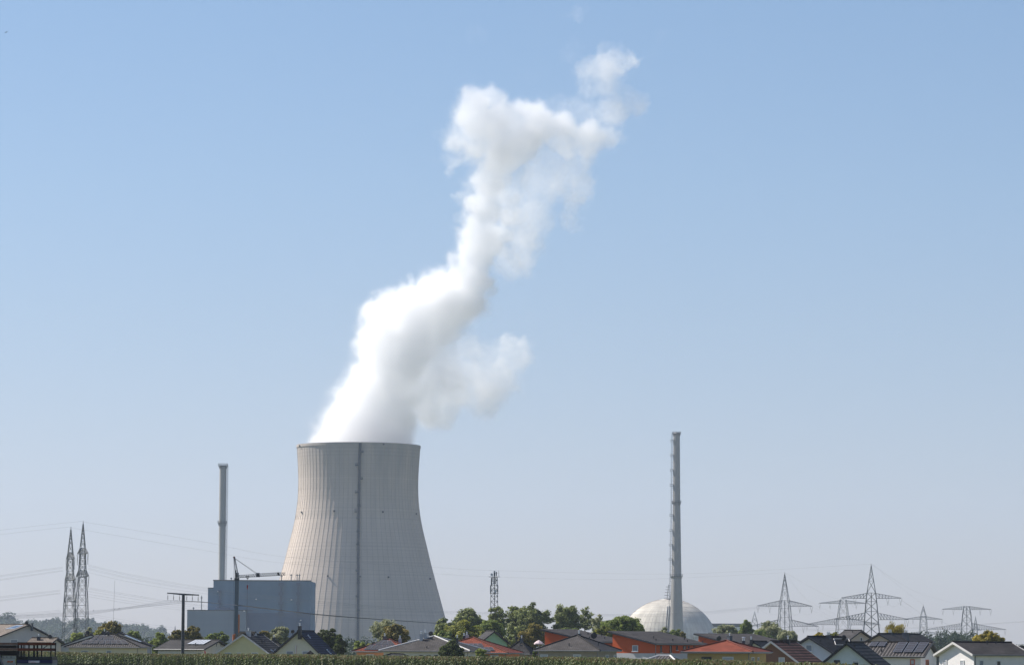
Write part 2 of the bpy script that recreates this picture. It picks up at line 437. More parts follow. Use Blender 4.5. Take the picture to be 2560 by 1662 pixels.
b = MB(); b.b2((lx(470) - 0.2, -7.3, lz(1526)), (lx(617) + 0.2, -6.8, lz(1526) + 0.5))
b.build("parapet", M("dark_cladding"), blue)
b = MB(); b.b2((lx(617.3), -1.0, 0), (lx(776) - 0.2, -0.02, lz(1531))); b.build("lower_facade", concrete("darker_navy_tone", (0.085, 0.135, 0.22), ring=0.03, streak=0.05, blotch=0.08, zs=0.22), blue)  # thin box in a darker navy over the lower right front
for (x, y0, y1, w) in ((702, 1455, 1575, 1.6), (745, 1455, 1580, 1.2), (549, 1475, 1524, 1.0)):
    b = MB(); X = lx(x); b.b2((X - w / 2, -1.5, lz(y1)), (X + w / 2, -0.02, lz(y0)))
    for yy in range(int(y0) + 8, int(y1), 24): b.b2((X - w * 1.1, -1.9, lz(yy)), (X + w * 1.1, -1.52, lz(yy) + 2.2))
    b.build("duct", M("duct_blue", (0.075, 0.12, 0.19)), blue)
for x, h, y in ((702, 4, 1451), (726, 5, 1451), (741, 5, 1451), (747, 5, 1451), (576, 2, 1451), (505, 11, 1526), (485, 2, 1526)):
    X = lx(x); Yq = 3 if y == 1451 else -5
    b = MB(); b.box((X, Yq, lz(y) + h / 2 * 0.9), (0.5, 0.5, h * 0.9 + 1)); b.box((X, Yq, lz(y) + h * 0.8), (1.4, 0.4, 0.5))
    b.build("roof_mast", M("galv"), blue)
for x, y in ((545, 1478), (541, 1520), (640, 1497), (728, 1498), (745, 1497), (706, 1531), (752, 1549), (612, 1527)):
    b = MB(); b.box((lx(x), -0.8 if x > 617 or y < 1526 else -7.5, lz(y)), (1.0, 1.0, 0.8))
    b.build("floodlight", M("white_trim"), blue)
b = MB(); X0, X1 = lx(538), lx(575); b.b2((X0, -2.5, lz(1524)), (X1, -0.02, lz(1519))); b.b2((lx(577), -0.6, lz(1528) + 0.8), (lx(632), -0.02, lz(1526.5) + 0.8))
b.build("roof_walkway", M("duct_blue"), blue)
# ================================================================== STEAM PLUME (real volume, lit by the sun)
# blobs: photo x, y, radius px, weight, depth offset m
BL = [
 (800, 1112, 42, 1.00, 0), (1000, 1112, 42, 1.00, 0), (903, 1116, 140, 1.00, 0), (850, 1100, 80, 1.00, 0), (960, 1096, 88, 1.00, 0), (905, 1060, 115, 1.20, 0), (985, 1050, 72, 1.00, 5),
 (828, 1074, 45, 0.80, 0), (870, 1020, 62, 0.90, 0), (940, 1000, 110, 1.20, 0), (915, 950, 60, 0.90, -5), (1000, 970, 80, 1.00, 8),
 (975, 900, 100, 1.20, 0), (950, 850, 70, 1.00, -5), (1010, 840, 105, 1.20, 0), (975, 790, 72, 1.10, 0), (1040, 790, 95, 1.20, 5),
 (1110, 800, 85, 1.00, 5), (1060, 850, 80, 1.00, 10), (1110, 750, 90, 1.20, 0), (1165, 760, 68, 1.00, 5), (1175, 700, 64, 1.10, 0), (1090, 715, 42, 0.75, -5),
 (1180, 665, 55, 1.00, 0), (1060, 940, 74, 0.69, 15), (1080, 1010, 65, 0.69, 20), (1110, 1040, 38, 0.67, 20), (1120, 960, 74, 0.67, 20),
 (1180, 960, 76, 0.60, 25), (1210, 1010, 42, 0.62, 25), (1240, 950, 65, 0.60, 25), (1285, 900, 52, 0.57, 25), (1170, 900, 74, 0.54, 25), (1105, 900, 65, 0.67, 15),
 (1240, 895, 52, 0.54, 25), (1265, 862, 27, 0.64, 20), (1292, 868, 25, 0.64, 20), (1312, 895, 27, 0.57, 22), (1185, 862, 32, 0.42, 20), (1075, 1055, 23, 0.47, 20),
 # upper column
 (1300, 545, 62, 0.60, 16), (1330, 500, 52, 0.60, 18), (1150, 560, 26, 0.62, 0), (1150, 500, 22, 0.60, 0), (1320, 600, 48, 0.60, 18), (1345, 415, 48, 0.60, 14), (1400, 360, 52, 0.69, 8),
 (1200, 620, 62, 1.00, 0), (1190, 570, 60, 0.85, 0), (1240, 600, 62, 0.75, 8), (1205, 520, 66, 0.90, 0), (1260, 540, 62, 0.75, 8), (1220, 470, 64, 0.90, 0),
 (1265, 490, 56, 0.70, 8), (1240, 425, 64, 1.00, 0), (1310, 590, 63, 0.60, 18), (1335, 540, 58, 0.60, 20), (1290, 640, 60, 0.60, 18), (1345, 470, 63, 0.60, 20), (1290, 440, 53, 0.60, 8),
 (1255, 380, 70, 1.10, 0), (1300, 350, 72, 1.20, 0), (1340, 310, 66, 1.20, 0), (1395, 315, 58, 1.00, 0), (1290, 300, 50, 1.00, 0),
 (1230, 320, 70, 1.10, -4), (1185, 300, 62, 1.00, -4), (1200, 250, 52, 0.90, -4), (1225, 232, 40, 0.70, -4), (1250, 260, 42, 0.80, 0), (1150, 345, 50, 0.75, -4), (1180, 370, 60, 0.72, -4),
 (1135, 395, 36, 0.55, -4), (1128, 425, 22, 0.69, -4), (1205, 400, 50, 0.60, 0), (1420, 350, 50, 0.69, 4), (1465, 335, 56, 0.95, 4), (1470, 375, 52, 0.70, 8), (1505, 350, 46, 0.67, 6), (1440, 400, 53, 0.57, 10),
 (1455, 460, 48, 0.60, 12), (1445, 500, 40, 0.60, 12), (1400, 400, 55, 0.47, 12), (1400, 450, 56, 0.60, 15), (1430, 545, 32, 0.60, 15),
 (1400, 262, 44, 0.54, 0), (1440, 268, 40, 0.52, 0), (1480, 280, 37, 0.54, 0), (1535, 285, 46, 0.67, 0), (1575, 262, 42, 0.64, 0), (1595, 250, 29, 0.54, 0), (1560, 245, 44, 0.57, 0), (1600, 300, 26, 0.40, 0),
 (1470, 180, 40, 0.62, 0), (1510, 170, 46, 0.69, 0), (1550, 155, 42, 0.69, 0), (1585, 145, 27, 0.68, 0), (1480, 215, 40, 0.56, 0), (1530, 205, 42, 0.60, 0), (1510, 118, 25, 0.52, 0), (1545, 125, 23, 0.48, 0),
 (1425, 140, 28, 0.40, 0), (1432, 118, 18, 0.34, 0), (1360, 190, 30, 0.30, 0), (1335, 200, 26, 0.27, 0), (1185, 90, 24, 0.34, 0), (1205, 84, 18, 0.34, 0), (1650, 92, 21, 0.46, 0), (1635, 130, 23, 0.38, 0),
 (1445, 32, 27, 0.52, 0), (1425, 45, 20, 0.33, 0), (1465, 15, 19, 0.46, 0), (1320, 700, 20, 0.26, 15), (1330, 790, 20, 0.30, 20), (1300, 745, 22, 0.25, 20), (1030, 695, 20, 0.69, 0), (870, 800, 16, 0.20, 0)]
DPL = DT
c0 = P(1190, 580, DPL)
lo = P(700, 1145, DPL); hi = P(1700, 5, DPL)
plume_me = bpy.data.meshes.new("steam_plume"); plume_me.from_pydata([(0, 0, 0)], [], [])
plume = bpy.data.objects.new("steam_plume", plume_me); scene.collection.objects.link(plume)
plume.location = (c0.x, DPL, c0.z)
setp(plume, "white billowing steam plume drifting up and right from the cooling tower", "steam", kind="stuff")
ng = bpy.data.node_groups.new("plume", 'GeometryNodeTree')
ng.interface.new_socket("Geometry", in_out='OUTPUT', socket_type='NodeSocketGeometry')
ng.interface.new_socket("Geometry", in_out='INPUT', socket_type='NodeSocketGeometry')
gn, gl = ng.nodes, ng.links
out = gn.new("NodeGroupOutput"); gn.new("NodeGroupInput")
vc = gn.new("GeometryNodeVolumeCube")
mn = Vector((lo.x - c0.x, -62, lo.z - c0.z)); mx = Vector((hi.x - c0.x, 78, hi.z - c0.z))
VOX = 1.05
vc.inputs["Min"].default_value = mn; vc.inputs["Max"].default_value = mx
vc.inputs["Resolution X"].default_value = int((mx.x - mn.x) / VOX)
vc.inputs["Resolution Y"].default_value = int((mx.y - mn.y) / VOX)
vc.inputs["Resolution Z"].default_value = int((mx.z - mn.z) / VOX)
pos = gn.new("GeometryNodeInputPosition").outputs[0]
def vmath(op, a, b=None, sc=None):
    n = gn.new("ShaderNodeVectorMath"); n.operation = op
    for i, q in enumerate((a, b)):
        if q is None: continue
        if isinstance(q, bpy.types.NodeSocket): gl.new(q, n.inputs[i])
        else: n.inputs[i].default_value = q
    if sc is not None: n.inputs["Scale"].default_value = sc
    return n.outputs["Value"] if op in ('DISTANCE', 'LENGTH', 'DOT_PRODUCT') else n.outputs[0]
def mth(op, a, b=None, c=None, clamp=False):
    n = gn.new("ShaderNodeMath"); n.operation = op; n.use_clamp = clamp
    for i, q in enumerate((a, b, c)):
        if q is None: continue
        if isinstance(q, bpy.types.NodeSocket): gl.new(q, n.inputs[i])
        else: n.inputs[i].default_value = q
    return n.outputs[0]
def gnoise(scale, detail, vec, rough=0.55, color=False):
    n = gn.new("ShaderNodeTexNoise"); n.inputs["Scale"].default_value = scale; n.inputs["Detail"].default_value = detail
    n.inputs["Roughness"].default_value = rough; gl.new(vec, n.inputs["Vector"])
    return n.outputs["Color"] if color else n.outputs[0]
w1 = vmath('SCALE', vmath('SUBTRACT', gnoise(0.022, 2, pos, color=True), (0.5, 0.5, 0.5)), sc=26.0)
w2 = vmath('SCALE', vmath('SUBTRACT', gnoise(0.085, 4, pos, color=True), (0.5, 0.5, 0.5)), sc=21.0)
w3 = vmath('SCALE', vmath('SUBTRACT', gnoise(0.28, 2, pos, color=True), (0.5, 0.5, 0.5)), sc=8.5)
wp = vmath('ADD', vmath('ADD', vmath('ADD', pos, w1), w2), w3)
# the warp fades towards the tower mouth
sep = gn.new("ShaderNodeSeparateXYZ"); gl.new(pos, sep.inputs[0])
kf = gn.new("ShaderNodeMapRange"); gl.new(sep.outputs[2], kf.inputs[0]); kf.inputs[1].default_value = mn.z + 4; kf.inputs[2].default_value = mn.z + 45
mixv = gn.new("ShaderNodeMix"); mixv.data_type = 'VECTOR'; gl.new(kf.outputs[0], mixv.inputs[0]); gl.new(pos, mixv.inputs[4]); gl.new(wp, mixv.inputs[5])
wpos = mixv.outputs[1]
S = None
for (x, y, r, w, dy) in BL:
    c = P(x, y, DPL + dy) - Vector((c0.x, DPL, c0.z)); rm_ = r * DT / F * (1.3 if w > 0.7 else 1.4)
    dist = vmath('DISTANCE', wpos, tuple(c))
    f = mth('MULTIPLY_ADD', dist, -1.0 / rm_, 1.0); f = mth('MAXIMUM', f, 0.0)
    if w < 0.7: S_ = mth('MULTIPLY', mth('MULTIPLY', f, 2.2, clamp=True), w)
    else: S_ = mth('MULTIPLY', f, w * 1.6)
    S = S_ if S is None else mth('MAXIMUM', S, S_) if False else (mth('SMOOTH_MAX', S, S_, 0.12))
n1 = gnoise(0.055, 6, wpos, 0.62)
n2 = gnoise(0.2, 5, wpos, 0.65)
er = mth('ADD', mth('MULTIPLY', mth('SUBTRACT', n1, 0.5), 1.15), mth('MULTIPLY', mth('SUBTRACT', n2, 0.5), 1.0))
amp = mth('MAXIMUM', mth('MULTIPLY_ADD', S, -0.95, 1.65), 0.7)
q = mth('SUBTRACT', mth('ADD', mth('MULTIPLY', er, amp), S), 0.17)
q = mth('MULTIPLY', mth('MAXIMUM', q, 0.0), mth('POWER', mth('MULTIPLY', S, 1.15, clamp=True), 2.1))
dens = mth('MINIMUM', mth('POWER', mth('MULTIPLY', q, 1.9), 1.35), 1.0)
# cut inside the tower wall
hg = gn.new("ShaderNodeMapRange"); gl.new(sep.outputs[2], hg.inputs[0]); hg.inputs[1].default_value = -40; hg.inputs[2].default_value = 110; hg.inputs[3].default_value = 1.0; hg.inputs[4].default_value = 0.6
dens = mth('MULTIPLY', dens, hg.outputs[0])
gl.new(dens, vc.inputs["Density"])
sm_ = gn.new("GeometryNodeSetMaterial"); gl.new(vc.outputs[0], sm_.inputs[0])
pm = bpy.data.materials.new("steam"); pm.use_nodes = True
pn = pm.node_tree.nodes; pn.clear()
po = pn.new("ShaderNodeOutputMaterial"); pv = pn.new("ShaderNodeVolumePrincipled")
pv.inputs["Color"].default_value = (1, 1, 1, 1); pv.inputs["Density"].default_value = 0.11; pv.inputs["Anisotropy"].default_value = 0.3
pm.node_tree.links.new(pv.outputs[0], po.inputs["Volume"])
sm_.inputs["Material"].default_value = pm; gl.new(sm_.outputs[0], out.inputs[0])
plume_me.materials.append(pm)
mod = plume.modifiers.new("plume", 'NODES'); mod.node_group = ng
# ================================================================== VILLAGE HOUSES
ZV = -2.0
def tiles(name, c1, c2=None, mode='row', period=0.34, gap=0.5):
    """roof tiles: procedural rows (v) and columns (u) from the roof's own UV in metres"""
    m, nt, N, L, b = newmat(name)
    uv = N.new("ShaderNodeUVMap"); uv.uv_map = "UVMap"
    br = N.new("ShaderNodeTexBrick"); L.new(uv.outputs[0], br.inputs["Vector"])
    br.inputs["Scale"].default_value = 1.0
    br.inputs["Brick Width"].default_value = 0.30; br.inputs["Row Height"].default_value = period
    br.inputs["Mortar Size"].default_value = 0.035; br.inputs["Mortar Smooth"].default_value = 0.3
    c2 = c2 or tuple(c * 1.45 for c in c1)
    br.inputs["Color1"].default_value = (*c1, 1); br.inputs["Color2"].default_value = (*c2, 1)
    br.inputs["Mortar"].default_value = (*[c * gap for c in c1], 1)
    sx = N.new("ShaderNodeSeparateXYZ"); L.new(uv.outputs[0], sx.inputs[0])
    w = N.new("ShaderNodeMath"); w.operation = 'FRACT'
    dv = N.new("ShaderNodeMath"); dv.operation = 'DIVIDE'; dv.inputs[1].default_value = period if mode == 'row' else 0.42
    L.new(sx.outputs[1 if mode == 'row' else 0], dv.inputs[0]); L.new(dv.outputs[0], w.inputs[0])
    tc = N.new("ShaderNodeTexCoord"); nz = N.new("ShaderNodeTexNoise"); nz.inputs["Scale"].default_value = 0.5; nz.inputs["Detail"].default_value = 5
    L.new(tc.outputs["Object"], nz.inputs["Vector"])
    r = N.new("ShaderNodeMapRange"); r.inputs[1].default_value = 0.3; r.inputs[2].default_value = 0.7; r.inputs[3].default_value = 0.78; r.inputs[4].default_value = 1.25
    L.new(nz.outputs[0], r.inputs[0])
    s = N.new("ShaderNodeVectorMath"); s.operation = 'SCALE'; L.new(br.outputs["Color"], s.inputs[0]); L.new(r.outputs[0], s.inputs["Scale"])
    tri0 = N.new("ShaderNodeMath"); tri0.operation = 'PINGPONG'; tri0.inputs[1].default_value = 0.5; L.new(w.outputs[0], tri0.inputs[0])
    st = N.new("ShaderNodeMapRange"); st.inputs[1].default_value = 0.10 if mode == 'row' else 0.15; st.inputs[2].default_value = 0.34; st.inputs[3].default_value = gap * 0.9; st.inputs[4].default_value = 1.15
    L.new(tri0.outputs[0], st.inputs[0])
    s2 = N.new("ShaderNodeVectorMath"); s2.operation = 'SCALE'; L.new(s.outputs[0], s2.inputs[0]); L.new(st.outputs[0], s2.inputs["Scale"]); s = s2
    L.new(s.outputs[0], b.inputs["Base Color"]); b.inputs["Roughness"].default_value = 0.8; b.inputs["Specular IOR Level"].default_value = 0.15
    tri = N.new("ShaderNodeMath"); tri.operation = 'PINGPONG'; tri.inputs[1].default_value = 0.5; L.new(w.outputs[0], tri.inputs[0])
    bp = N.new("ShaderNodeBump"); bp.inputs["Strength"].default_value = 0.9; bp.inputs["Distance"].default_value = 0.09
    L.new(w.outputs[0] if mode == 'row' else tri.outputs[0], bp.inputs["Height"]); L.new(bp.outputs[0], b.inputs["Normal"])
    return m
T_GREY = tiles("grey_tiles", (0.052, 0.049, 0.050))
T_DARK = tiles("dark_tiles", (0.042, 0.043, 0.048))
T_DARKROW = tiles("anthracite_tiles", (0.062, 0.058, 0.058), period=0.62, gap=0.25)
T_NAVY = tiles("navy_tiles", (0.026, 0.036, 0.066), period=0.55, gap=0.35)
T_RED = tiles("red_tiles", (0.23, 0.056, 0.032), (0.33, 0.092, 0.054), gap=0.45)
T_BROWN = tiles("brown_tiles", (0.17, 0.085, 0.062), period=0.6, gap=0.3)
T_TAN = tiles("tan_tiles", (0.17, 0.14, 0.115))
T_RIB = tiles("ribbed_tiles", (0.11, 0.10, 0.095), mode='col', gap=0.25)
T_SLATE = tiles("slate_grey_tiles", (0.074, 0.067, 0.064), gap=0.6)
M("barge_white", (0.62, 0.6, 0.57), rough=0.6); M("barge_dark", (0.035, 0.035, 0.04), rough=0.5)
M("gutter_metal", (0.2, 0.2, 0.2), rough=0.45, metal=0.3)
M("glass_dark", (0.02, 0.028, 0.04), rough=0.12, spec=0.6, var=0.05)
M("shutter_grey", (0.27, 0.30, 0.34), rough=0.6); M("shutter_white", (0.5, 0.52, 0.54), rough=0.6)
M("frame_white", (0.72, 0.72, 0.7), rough=0.5); M("painted_reflection_cells", (0.42, 0.44, 0.47), rough=0.35); M("brick_chimney", (0.10, 0.11, 0.125), rough=0.8)  # solar cells: bright reflection painted in as a pale base colour
M("steel_bright", (0.6, 0.62, 0.63), rough=0.3, metal=0.8)
M("dish_dark", (0.035, 0.038, 0.045), rough=0.5)
M("render_mast", (0.5, 0.5, 0.5))
def wallmat(n, c): return M("render_" + n, c, rough=0.9, var=0.07, scale=0.9, spec=0.15)
W_WHITE = wallmat("white", (0.80, 0.77, 0.74)); W_OFF = wallmat("offwhite", (0.66, 0.63, 0.56)); W_CREAM = wallmat("cream", (0.68, 0.62, 0.44))
W_YEL = wallmat("yellow", (0.62, 0.58, 0.34)); W_PALEY = wallmat("paleyellow", (0.66, 0.64, 0.50)); W_OR = wallmat("orange", (0.52, 0.10, 0.034))
W_APR = wallmat("apricot", (0.66, 0.30, 0.16)); W_OCH = wallmat("ochre", (0.50, 0.36, 0.15)); W_TAUPE = wallmat("taupe", (0.34, 0.30, 0.25))
W_BROWN = wallmat("brown", (0.24, 0.135, 0.09)); W_MINT = wallmat("mint", (0.33, 0.58, 0.38)); W_PINK = wallmat("pink", (0.62, 0.50, 0.43))
W_LAV = wallmat("lavender", (0.60, 0.62, 0.68)); W_ICE = wallmat("ice", (0.62, 0.68, 0.69)); W_GREY = wallmat("grey", (0.5, 0.49, 0.49))
def solarmat():
    m, nt, N, L, b = newmat("solar_cells")
    uv = N.new("ShaderNodeUVMap"); uv.uv_map = "UVMap"
    br = N.new("ShaderNodeTexBrick"); L.new(uv.outputs[0], br.inputs["Vector"]); br.offset = 0
    br.inputs["Scale"].default_value = 1; br.inputs["Brick Width"].default_value = 0.166; br.inputs["Row Height"].default_value = 0.166
    br.inputs["Mortar Size"].default_value = 0.006
    br.inputs["Color1"].default_value = (0.045, 0.042, 0.045, 1); br.inputs["Color2"].default_value = (0.055, 0.052, 0.055, 1); br.inputs["Mortar"].default_value = (0.12, 0.12, 0.13, 1)
    L.new(br.outputs["Color"], b.inputs["Base Color"]); b.inputs["Roughness"].default_value = 0.45; b.inputs["Specular IOR Level"].default_value = 0.12
    return m
M_SOLAR = solarmat()

class House:
    """a building: root Empty plus parts; planes in its own frame let features be set on walls and roof faces"""
    def __init__(s, origin, rz, label, cat="house", name="house", group=None):
        s.root = empty(name, origin, rz, label=label, cat=cat)
        if group: s.root["group"] = group
        s.M = Matrix.Translation(Vector(origin)) @ Matrix.Rotation(rz, 4, 'Z'); s.Mi = s.M.inverted(); s.pl = {}
    def plane(s, nm, p, n): s.pl[nm] = (Vector(p), Vector(n).normalized())
    def at(s, pl, px, py):
        p, n = s.pl[pl]; w = hit(px, py, s.M @ p, s.M.to_3x3() @ n)
        return s.Mi @ w
    def quadbox(s, pl, c4, th, name, mat, lift=0.02, parent=None, uvs=False):
        """slab whose outline is four photo points on plane pl"""
        p, n = s.pl[pl]; q = [s.at(pl, *c) + n * (th + lift) for c in c4]
        b = MB(); u = None
        if uvs:
            w = (q[1] - q[0]).length; h = (q[2] - q[1]).length; u = [(0, 0), (w, 0), (w, h), (0, h)]
        b.slab(q, th, n, 0, uv=u); return b.build(name, mat, parent or s.root)
    def window(s, pl, x0, y0, x1, y1, pane='glass', frame="frame_white", label=None):
        p, n = s.pl[pl]; a = s.at(pl, x0, y0); c = s.at(pl, x1, y1)
        up = Vector((0, 0, 1)); z1, z0 = a.z, c.z
        t = up.cross(n).normalized(); mid = (a + c) / 2
        hw = abs((c - a).dot(t)) / 2; hh = (z1 - z0) / 2; ctr = Vector((mid.x, mid.y, (z0 + z1) / 2))
        rot = Matrix((t, n, up)).transposed()
        b = MB(); f = 0.09
        for sx in (-1, 1): b.box(ctr + rot @ Vector((sx * (hw - f / 2), 0.03, 0)), (f, 0.10, 2 * hh), rot=rot)
        for sz in (-1, 1): b.box(ctr + rot @ Vector((0, 0.03, sz * (hh - f / 2))), (2 * (hw - f), 0.098, f), rot=rot)
        if pane == 'glass' and hw > 0.45: b.box(ctr + Vector((0, 0, 0)) + rot @ Vector((0, 0.03, 0)), (0.07, 0.09, 2 * (hh - f)), rot=rot)
        o = b.build("window", M(frame), s.root)
        if label: o["label"] = label
        sl = MB(); sl.box(ctr + rot @ Vector((0, 0.1, -hh - 0.04)), (2 * hw + 0.15, 0.22, 0.06), rot=rot); sl.build("sill", M("frame_white"), o)
        pb = MB(); mt = {'glass': "glass_dark", 'white': "shutter_white", 'grey': "shutter_grey", 'half': "glass_dark"}[pane]
        pb.box(ctr + rot @ Vector((0, 0.012, 0)), (2 * (hw - f), 0.02, 2 * (hh - f)), rot=rot)
        pb.build("pane" if pane in ('glass', 'half') else "roller_shutter", M(mt), o)
        if pane in ('white', 'grey'):
            lb = MB(); k = max(3, int((hh * 2) / 0.16))
            for i in range(k): lb.box(ctr + rot @ Vector((0, 0.035, -hh + f + (i + 0.5) * (2 * hh - 2 * f) / k)), (2 * (hw - f) - 0.02, 0.02, (2 * hh - 2 * f) / k * 0.6), rot=rot)
            lb.build("shutter_slats", M(mt), o)
        if pane == 'half':
            lb = MB(); lb.box(ctr + rot @ Vector((0, 0.04, hh * 0.62)), (2 * (hw - f), 0.04, hh * 0.6), rot=rot); lb.build("roller_shutter", M("shutter_white"), o)
        return o
    def chimney(s, pl, px, pytop, wpx, pybase=None, mat="brick_chimney", cowls=1, D=None):
        base = s.at(pl, px, pybase if pybase else pytop + 12)
        D = (s.M @ base).y; top = s.Mi @ P(px, pytop, D)
        w = wpx * D / F; z0 = base.z - 1.0; z1 = top.z
        cw = 0.22 if cowls else 0
        b = MB(); b.b2((base.x - w / 2, base.y - w / 2, z0), (base.x + w / 2, base.y + w / 2, z1 - cw))
        b.b2((base.x - w / 2 - 0.05, base.y - w / 2 - 0.05, z1 - cw - 0.1), (base.x + w / 2 + 0.05, base.y + w / 2 + 0.05, z1 - cw - 0.02))
        o = b.build("chimney", M(mat), s.root)
        if cowls:
            b = MB()
            for i in range(cowls):
                xx = base.x + (i - (cowls - 1) / 2) * w * 0.45
                b.bar((xx, base.y, z1 - cw - 0.02), (xx, base.y, z1 + 0.10), 0.10, 8, cap=True); b.bar((xx, base.y, z1 + 0.15), (xx, base.y, z1 + 0.24), 0.2, 8, r2=0.05, cap=True)
                b.bar((xx, base.y, z1 + 0.08), (xx, base.y, z1 + 0.16), 0.03, 4)
            b.build("cowl", M("steel_bright"), o)
        return o
    def dish(s, pl, px, py, hpx, ang=60, mat="dish_dark"):
        base = s.at(pl, px, py + hpx * 0.6); D = (s.M @ base).y; c = s.Mi @ P(px, py, D); r = hpx * D / F / 2
        b = MB(); b.bar((c.x, c.y, base.z - 0.2), (c.x, c.y, c.z - r * 0.2), 0.035, 6)
        o = b.build("satellite_dish", M(mat), s.root)
        d = MB(); d.smooth = True
        pf = [(0.001, 0.0), (r * 0.5, 0.03 * r), (r * 0.85, 0.12 * r), (r, 0.2 * r), (r * 0.98, 0.24 * r), (r * 0.5, 0.08 * r), (0.001, 0.05 * r)]
        k = len(d.v); d.lathe(pf, 20)
        rot = Matrix.Rotation(R(ang), 3, 'Z') @ Matrix.Rotation(R(75), 3, 'Y')
        # rotation is undone for the house's own turn
        rot = Matrix.Rotation(-s.root.rotation_euler.z, 3, 'Z') @ rot
        d.v = [tuple(c + rot @ Vector(v)) for v in d.v]; d.build("reflector", M(mat), o)
        f = MB(); tip = c + rot @ Vector((0, 0, r * 1.1)); f.bar(c + rot @ Vector((r * 0.8, 0, 0)), tip, 0.02, 4); f.box(tip, (0.09, 0.09, 0.14)); f.build("feed_horn", M("galv"), o)
    def vent(s, pl, px, py, hpx=5):
        p, n = s.pl[pl]; base = s.at(pl, px, py); D = (s.M @ base).y; h = hpx * D / F
        b = MB(); b.bar(base - Vector((0, 0, 0.2)), base + Vector((0, 0, h)), 0.07, 8, cap=True); b.bar(base + Vector((0, 0, h)), base + Vector((0, 0, h + 0.1)), 0.12, 8, cap=True)
        b.build("roof_vent", M("barge_dark"), s.root)
    def solar(s, pl, c4, nu, nv, gap=0.10, label=None, cell=None):
        """nu x nv modules between four photo corners (bl, br, tr, tl) of a roof plane"""
        p, n = s.pl[pl]; q = [s.at(pl, *c) for c in c4]
        for j in range(nv):
            for i in range(nu):
                def pt(u, v): return lerp(lerp(q[0], q[1], u), lerp(q[3], q[2], u), v)
                W = (q[1] - q[0]).length; H = (q[3] - q[0]).length
                gu, gv = gap / 2 / W, 0.03 / H
                u0, u1, v0, v1 = i / nu + gu, (i + 1) / nu - gu, j / nv + gv, (j + 1) / nv - gv
                c = [pt(u0, v0) + n * 0.16, pt(u1, v0) + n * 0.16, pt(u1, v1) + n * 0.16, pt(u0, v1) + n * 0.16]
                b = MB(); w = (c[1] - c[0]).length; h = (c[2] - c[1]).length
                b.slab(c, 0.05, n, 0, 1); o = b.build("solar_panel", [M("steel_bright"), M("barge_dark")], s.root)
                ctr = sum(c, Vector()) / 4; g = MB(); m_ = 0.035
                c2 = [x + (ctr - x).normalized() * m_ * 1.4 + n * 0.004 for x in c]
                g.poly(c2, 0, [(0, 0), (w, 0), (w, h), (0, h)]); g.build("solar_cells", cell or M_SOLAR, o)
                if label: o["label"] = label
    def skylight(s, pl, c4):
        o = s.quadbox(pl, c4, 0.08, "skylight", M("steel_bright"))
        ctr = (sum(c[0] for c in c4) / 4, sum(c[1] for c in c4) / 4)
        s.quadbox(pl, [(lerp(ctr[0], c[0], 0.75), lerp(ctr[1], c[1], 0.75)) for c in c4], 0.02, "pane", M("glass_dark"), lift=0.09, parent=o)
    def downpipe(s, x, y, z0, z1):
        b = MB(); b.tube([(x, y, z1), (x, y, z0)], 0.06, 6); b.build("downpipe", M("gutter_metal"), s.root)

def roof_face(b, pts, n, th, along):
    """slab with metre UVs: u along the eave, v up the slope"""
    o = Vector(pts[0]); u = Vector(along).normalized(); v = n.cross(u)
    b.slab(pts, th, n, 0, 1, uv=[((Vector(p) - o).dot(u), (Vector(p) - o).dot(v)) for p in pts])

def solve_dir(p, d, px, py=1612):
    """distance along plan direction d from p at which the point shows at photo x px"""
    k = P(px, py, 1.0).x
    return (k * p.y - p.x) / (d[0] - k * d[1])

